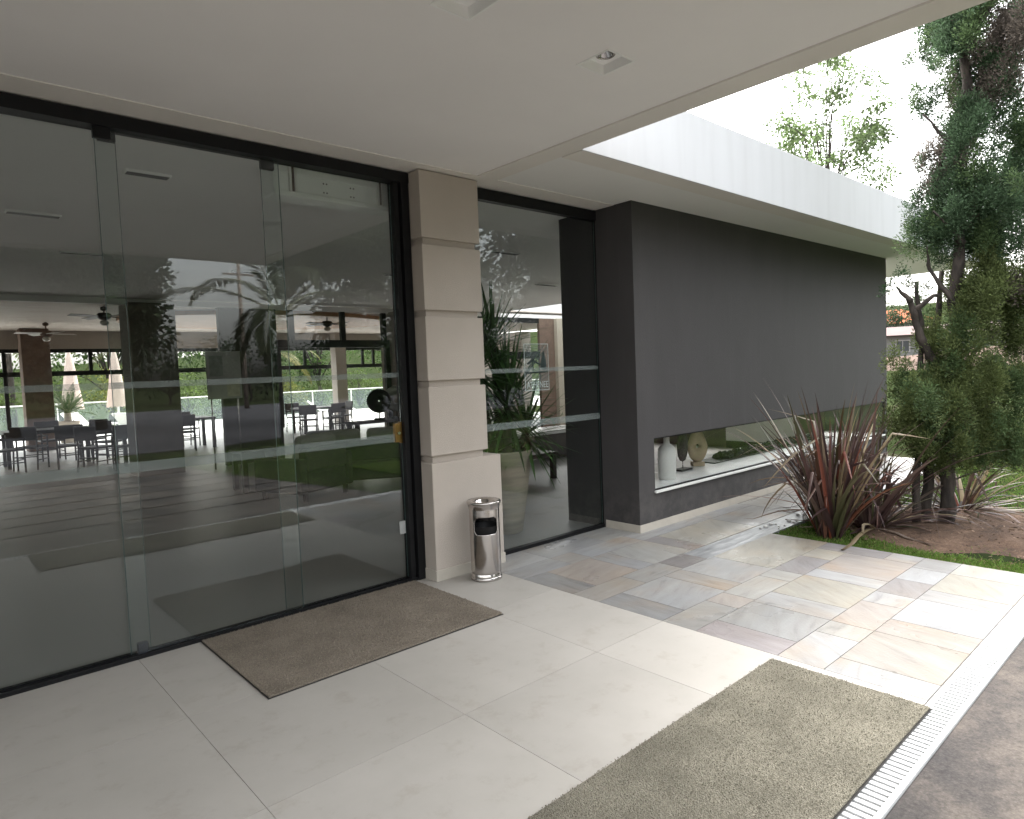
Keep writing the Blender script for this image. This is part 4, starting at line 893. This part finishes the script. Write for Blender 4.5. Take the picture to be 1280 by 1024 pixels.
def make_fan(name, lb, x, y, zc, mm, bl):
    o = thing(name, lb, 'ceiling fan', (x, y, zc), 'ceiling fans of the far hall')
    q = MB(); q.tube([(0, 0, .0), (0, 0, 3.2-zc)], .015, 8); q.lathe(0, 0, [(.02, 3.19-zc), (.06, 3.17-zc), (.06, 3.12-zc), (.02, 3.10-zc)], 16); q.build('rod', mm, o, world=False)
    q = MB(); q.lathe(0, 0, [(.02, .07), (.10, .06), (.13, .03), (.13, -.02), (.09, -.06), (.03, -.08)], 24); q.cap(0, 0, .03, -.08, 24); q.build('motor', mm, o, world=False)
    for k in range(4):
        a = k*math.pi/2+.35; q = MB(); q.box(.12, .66, -.065, .065, -.012, -.002, rot=Matrix.Rotation(a, 3, 'Z') @ Matrix.Rotation(.2, 3, 'X'), pivot=(0, 0, 0)); q.build('blade', bl, o, world=False)
    q = MB(); q.lathe(0, 0, [(.028, -.08), (.075, -.10), (.085, -.14), (.05, -.18), (.001, -.19)], 20); q.build('light_globe', mat('opal_globe', (.6, .58, .52), .3), o, world=False)
make_fan('ceiling_fan', 'dark ceiling fan in the bright plank ceiling, nearest to the glass', 2.95, 15.2, 3.00, DWOOD, DWOOD)
make_fan('ceiling_fan', 'pale bladed ceiling fan hanging above the brown column', 2.5, 19.2, 2.93, BRN, WPLAS)
make_fan('ceiling_fan', 'dark ceiling fan under the orange oval raft', 7.75, 15.3, 2.95, DWOOD, DWOOD)

# lounge
def sofa(name, lb, x, y, rz, L, seatm, cush, n):
    o = thing(name, lb, 'sofa', (x, y, 0), None, rz)
    q = MB(); q.box(-L/2, L/2, -.42, .42, .12, .40, .03); q.build('seat', seatm, o, world=False)
    q = MB(); q.box(-L/2, L/2, .28, .44, .40, .70, .03); q.build('backrest', seatm, o, world=False)
    for sx in (-1, 1):
        q = MB(); q.box(sx*(L/2+.06)-.06, sx*(L/2+.06)+.06, -.42, .44, .12, .58, .03); q.build('armrest', seatm, o, world=False)
    for k in range(n):
        cx = -L/2 + L*(k+.5)/n; q = MB(); q.box(cx-L/n*.45, cx+L/n*.45, .12, .28, .42, .86, .06, rot=Matrix.Rotation(-.25, 3, 'X')); cu = q.build('cushion', cush, o, world=False)
    for sx in (-1, 1):
        for sy in (-.36, .38):
            q = MB(); q.box(sx*(L/2)-.025, sx*(L/2)+.025, sy-.025, sy+.025, 0, .12); q.build('leg', DWOOD, o, world=False)
    return o
sofa('sofa', 'dark sofa with pale grey back cushions below the round black sculpture', 5.0, 8.9, R(150), 1.7, DFAB, FABG, 2)
sofa('armchair', 'grey cushioned armchair left of the sofa', 3.95, 8.7, R(200), .75, DFAB, FABG, 1)
make_table('side_table', 'dark side table behind the grey armchair', 3.75, 9.9, .6, .5, .60, group=None)
cons = make_table('console_table', 'dark console table carrying the two disc sculptures', 6.45, 10.6, 1.5, .4, .82, group=None)
def disc(name, lb, x, y, z, r, m, hole, rz):
    o = thing(name, lb, 'sculpture', (x, y, z), None, rz)
    q = MB(); q.box(-.1, .1, -.05, .05, 0, .03); q.tube([(0, 0, .03), (0, 0, .13)], .012, 8); q.build('stand', BLACK, o, world=False)
    bm = bmesh.new(); n_ = 40; cz = .12+r; A = []
    for k in range(n_):
        a = 2*math.pi*k/n_; A.append([bm.verts.new((rr*math.cos(a), yy, cz+rr*math.sin(a))) for rr, yy in ((hole, -.02), (r*.93, -.03), (r, 0), (r*.93, .03), (hole, .02))])
    for k in range(n_):
        for j in range(5): bm.faces.new((A[k][j], A[(k+1) % n_][j], A[(k+1) % n_][(j+1) % 5], A[k][(j+1) % 5])).smooth = True
    bmesh.ops.recalc_face_normals(bm, faces=bm.faces)
    me = bpy.data.meshes.new('disc'); bm.to_mesh(me); bm.free(); link_mesh('disc', me, m, o)
disc('disc_sculpture', 'black round disc sculpture with a tiny centre hole on the console', 6.3, 10.6, .82, .22, BLACK, .015, R(-30))
disc('disc_sculpture', 'pale grey ring sculpture with a wide hole beside the black disc', 6.68, 10.62, .82, .24, mat('grey_stone', (.30, .29, .28), .7), .085, R(-30))
ct = make_table('coffee_table', 'low dark coffee table behind the potted yucca', 6.45, 7.25, 1.2, .8, .40, group=None)
for k, (x, y, r) in enumerate(((6.45, 7.15, .085), (6.72, 7.2, .10))):
    o = thing('stone_sphere', ('smaller' if k == 0 else 'larger')+' grey stone sphere on the low coffee table', 'sphere', (x, y, .4), None)
    q = MB(); q.lathe(0, 0, [(r*math.sin(a)+.0005, r-r*math.cos(a)) for a in np.linspace(0, math.pi, 16)], 28); q.build('ball', mat('grey_stone', (.30, .29, .28), .7), o, world=False)
for k, (x, y) in enumerate(((6.1, 7.1), (6.95, 7.35))):
    o = thing('book_stack', ('left' if k == 0 else 'right')+' stack of white covered books on the low coffee table', 'books', (x, y, .4), None, .3*k)
    q = MB(); q.box(-.17, .17, -.12, .12, 0, .03, .003); q.build('book', WPLAS, o, world=False); q = MB(); q.box(-.15, .15, -.11, .10, .0305, .055, .003, rz=.1); q.build('book', FABG, o, world=False)
sb = thing('sideboard', 'low dark sideboard with a white top across the lounge', 'sideboard', (8.35, 8.6, 0), None)
q = MB(); q.box(7.6, 9.3, 8.35, 8.9, .06, .46); q.build('cabinet', dk, sb); q = MB(); q.box(7.55, 9.35, 8.32, 8.93, .4605, .53, .006); q.build('top', mat('white_stone', (.74, .74, .73), .25), sb)
# things on the display shelf of the charcoal wall (shelf top z = .392)
ZS = .392
o = thing('bottle_vase', 'matt white bottle vase standing in the low window', 'vase', (5.93, 4.16, ZS), None)
CER = mat('white_ceramic', (.66, .65, .62), .6, var=.04, scale=8)
q = MB(); q.lathe(0, 0, [(.0, 0), (.085, 0), (.093, .008), (.095, .30), (.088, .33), (.055, .365), (.034, .38), (.031, .40), (.031, .455), (.027, .457), (.026, .42)], 48); q.build('body', CER, o, world=False)
o = thing('bottle_vase', 'white bottle vase half hidden behind the front vase, against the window jamb', 'vase', (5.72, 4.42, ZS), None)
q = MB(); q.lathe(0, 0, [(.0, 0), (.075, 0), (.082, .008), (.084, .24), (.05, .30), (.028, .32), (.028, .37), (.024, .372)], 40); q.build('body', CER, o, world=False)
o = thing('oval_sculpture', 'dark carved oval sculpture on a thin rod and black base', 'sculpture', (6.52, 4.36, ZS), None)
q = MB(); q.box(-.11, .11, -.06, .06, 0, .022, .003); q.build('base', BLACK, o, world=False); q = MB(); q.tube([(0, 0, .022), (0, 0, .12)], .006, 8); q.build('rod', STEEL, o, world=False)
q = MB(); q.lathe(0, 0, [(.001, .10), (.05, .115), (.085, .17), (.10, .26), (.097, .36), (.07, .45), (.03, .485), (.001, .49)], 28)
for v_ in q.bm.verts: v_.co.y *= .35
q.build('carving', mat('carved_wood', (.035, .028, .024), .8, var=.5, scale=25, bump=1, bscale=50), o, world=False)
o = thing('ring_sculpture', 'pale wooden teardrop sculpture with a small round hole', 'sculpture', (6.92, 4.42, ZS), None, R(-40))
PW_ = mat('pale_wood', (.36, .27, .18), .6, var=.12, scale=5, aniso=(1, 1, 3))
q = MB(); q.box(-.07, .07, -.055, .055, 0, .05, .004); q.build('base', PW_, o, world=False)
bm = bmesh.new(); A = []; n_ = 48
for k in range(n_):
    a = 2*math.pi*k/n_ - math.pi/2; w_ = .125*math.cos(a)*(1 if math.sin(a) < 0 else (1-.55*math.sin(a))); h = .235 + (.195 if math.sin(a) < 0 else .27)*math.sin(a)
    hx, hz = .028*math.cos(a), .235+.028*math.sin(a)
    A.append([bm.verts.new(c) for c in ((hx, -.03, hz), (w_*.9, -.035, .235+(h-.235)*.93), (w_, 0, h), (w_*.9, .035, .235+(h-.235)*.93), (hx, .03, hz))])
for k in range(n_):
    for j in range(5): bm.faces.new((A[k][j], A[(k+1) % n_][j], A[(k+1) % n_][(j+1) % 5], A[k][(j+1) % 5])).smooth = True
bmesh.ops.recalc_face_normals(bm, faces=bm.faces); me = bpy.data.meshes.new('teardrop'); bm.to_mesh(me); bm.free(); link_mesh('teardrop', me, PW_, o)
fp = thing('fire_trough', 'long black tray heaped with dark lava rock on the white shelf', 'fireplace', (8.7, 4.5, ZS), None)
q = MB(); q.box(7.15, 10.6, 4.33, 4.62, ZS+.0005, ZS+.012, .002); q.build('tray', BLACK, fp)
q = MB()
for k in range(420):
    s = random.uniform(.03, .06); x = random.uniform(7.5, 10.4); y = 4.475 + random.uniform(-.09, .09); z = ZS+.02+random.uniform(0, .065)*(1-abs(y-4.475)/.12)
    bmesh.ops.create_icosphere(q.bm, subdivisions=1, radius=s, matrix=Matrix.Translation((x, y, z)) @ Matrix.Rotation(random.random()*6, 4, (random.random(), random.random(), .3)) @ Matrix.Diagonal((1, random.uniform(.6, 1), random.uniform(.5, .8), 1)))
lr = q.build('lava_rock', mat('lava_rock', (.022, .022, .025), .9, var=.4, scale=15, bump=1, bscale=60), fp); lr['kind'] = 'stuff'

# ================================================================== PATIO BEYOND THE HALL
def parasol(x, y, lb):
    o = thing('closed_parasol', lb, 'parasol', (x, y, 0), 'closed parasols on the patio')
    q = MB(); q.tube([(0, 0, 0), (0, 0, 2.95)], .025, 8); q.lathe(0, 0, [(.26, 0), (.26, .06), (.05, .09)], 20); q.build('pole', WPLAS, o, world=False)
    bm = bmesh.new(); rings = []
    for z, r in ((2.9, .02), (2.6, .10), (2.2, .16), (1.7, .22), (1.25, .29), (.95, .33)):
        rings.append([bm.verts.new(((r*(1 if k % 2 else .72))*math.cos(k*math.pi/12), (r*(1 if k % 2 else .72))*math.sin(k*math.pi/12), z - (.05 if k % 2 else 0)*(r > .3))) for k in range(24)])
    for a, b_ in zip(rings, rings[1:]):
        for k in range(24): bm.faces.new((a[k], a[(k+1) % 24], b_[(k+1) % 24], b_[k])).smooth = True
    me = bpy.data.meshes.new('canopy'); bm.to_mesh(me); bm.free(); link_mesh('canopy', me, mat('beige_canvas', (.62, .50, .44), .9, var=.04), o)
for k in range(4):
    tree('side_shrub', 'leafy shrub outside the end window of the far hall', (21.5+.6*k, 16.5+1.3*k, -.1), 2.6+.2*k, 1.1, .4, 22, 80, .15, .07, (.07, .11, .04), 'shrubs outside the end window', 700+k, .8, (.35, .6))
parasol(3.95, 26, 'closed beige parasol directly right of the brown column'); parasol(5.25, 26, 'closed beige parasol in the middle, left of the near column'); parasol(6.15, 27.3, 'closed beige parasol half hidden by the near column')
nb = thing('notice_board', 'pale grey notice board standing in the gap right of the near column', 'board', (4.36, 12.8, 0))
q = MB(); q.box(4.05, 4.67, 12.80, 12.83, 1.30, 2.18, .004); q.build('panel', mat('board_grey', (.42, .42, .40), .7, var=.06), nb)
for x in (4.12, 4.60):
    q = MB(); q.tube([(x, 12.85, 0), (x, 12.85, 2.1)], .014, 8); q.build('leg', STEEL, nb)
for x0, x1, z0, z1, c in ((4.40, 4.63, 1.34, 1.66, (.55, .52, .42)), (4.10, 4.34, 1.72, 2.10, (.30, .32, .30))):
    q = MB(); q.box(x0, x1, 12.797, 12.7995, z0, z1); q.build('paper_sheet', mat('paper_%d' % int(z0*100), c, .8, var=.15, scale=12), nb)
cyc = palm('potted_cycad', 'potted cycad with stiff dark fronds on the patio just beyond the window', (3.45, 23.6, .75), .12, 26, 1.0, .16, .02, (.03, .05, .02), cat='potted plant', els=(5, 75), nl=30, bend=(.3, .8), seed=3)
q = MB(); q.lathe(3.45, 23.6, [(.001, 0), (.22, 0), (.30, .62), (.32, .64), (.28, .64), (.27, .58)], 32); q.cap(3.45, 23.6, .272, .585, 28); q.tube([(3.45, 23.6, .5), (3.45, 23.6, .88)], .1, 10); q.build('planter', POT, cyc)
def lounger(x, y, rz, lb):
    o = thing('sun_lounger', lb, 'sun lounger', (x, y, 0), 'white loungers on the patio', rz)
    q = MB(); q.box(-.33, .33, -.95, .35, .30, .36, .01); q.build('bed', WPLAS, o, world=False)
    q = MB(); q.box(-.33, .33, .36, 1.0, .30, .36, .01, rot=Matrix.Rotation(.7, 3, 'X'), pivot=(0, .36, .33)); q.build('backrest', WPLAS, o, world=False)
    for sx in (-1, 1):
        for sy in (-.8, .3):
            q = MB(); q.box(sx*.29-.025, sx*.29+.025, sy-.025, sy+.025, 0, .30); q.build('leg', WPLAS, o, world=False)
lounger(5.6, 25.0, 2.4, 'white sun lounger on the patio below the middle parasol'); lounger(6.6, 25.6, 2.5, 'white sun lounger nearest to the half hidden parasol'); lounger(4.6, 27.3, .6, 'white sun lounger farther back between the two left parasols'); lounger(12.4, 24.6, 1.2, 'white sun lounger on the patio seen behind the screen frame')
bl = thing('glass_balustrade', 'low glass balustrade with a white rail at the far edge of the patio', 'balustrade', (5, 29.5, 0))
q = MB(); q.box(-20, 30, 29.47, 29.53, 1.02, 1.07); q.build('handrail', WPLAS, bl)
for k in range(26):
    q = MB(); q.box(-20+2*k-.02, -20+2*k+.02, 29.48, 29.52, -.01, 1.02); q.build('post', WPLAS, bl)
q = MB(); q.box(-20, 30, 29.494, 29.504, .06, 1.0); q.build('pane', frost_mat('balustrade_glass', .10, (.5, .6, .6)), bl)
for k in range(17):
    x = -14 + 2.3*k + random.uniform(-.5, .5); y = 32 + random.uniform(-.6, 1.6); h = random.uniform(1.3, 2.4)
    tree('garden_shrub', ['rounded bright green shrub beyond the balustrade, at the left end of its row', 'leafy shrub beyond the balustrade'][0 if k == 0 else 1] if k == 0 else 'leafy green shrub in the row beyond the balustrade', (x, y, -.2), h, 1.3, .3, 22, 70, .16, .07, (.075, .11, .03) if k % 3 else (.12, .13, .035), 'shrubs beyond the balustrade', 200+k, .8, (.35, .6))
for k, (x, y, h, s_, lb) in enumerate(((-3, 38, 8, 3.5, 'tall garden tree at the left edge beyond the patio'), (2.2, 40, 7, 3, 'garden tree beyond the brown column'), (7.6, 39, 8.5, 3.6, 'garden tree behind the half hidden parasol'), (13, 37, 8, 3.6, 'garden tree beyond the screen frame, left of its pale column'), (18.5, 38, 8.5, 3.8, 'garden tree beyond the pale column'), (25, 38, 8, 4, 'garden tree at the right edge beyond the lounge'))):
    tree('garden_tree', lb, (x, y, -.25), h, s_, h*.22, 46, 100, .24, .11, (.06, .10, .03), 'trees beyond the patio', 300+k, .8, (.6, 1.1))
palm('garden_palm', 'palm with drooping fronds beyond the patio by the brown column', (3.0, 33.5, -.2), 3.4, 15, 2.6, .5, .035, (.10, .13, .045), group='palms beyond the patio', seed=21)
palm('garden_palm', 'palm with drooping fronds beyond the patio, behind the middle parasol', (7.3, 34.0, -.2), 3.6, 15, 2.6, .5, .035, (.11, .13, .05), group='palms beyond the patio', seed=22)
palm('garden_palm', 'palm with yellowing fronds beyond the patio, left of the pale column', (13.6, 32.5, -.2), 3.2, 15, 2.6, .5, .035, (.14, .13, .045), group='palms beyond the patio', seed=23)
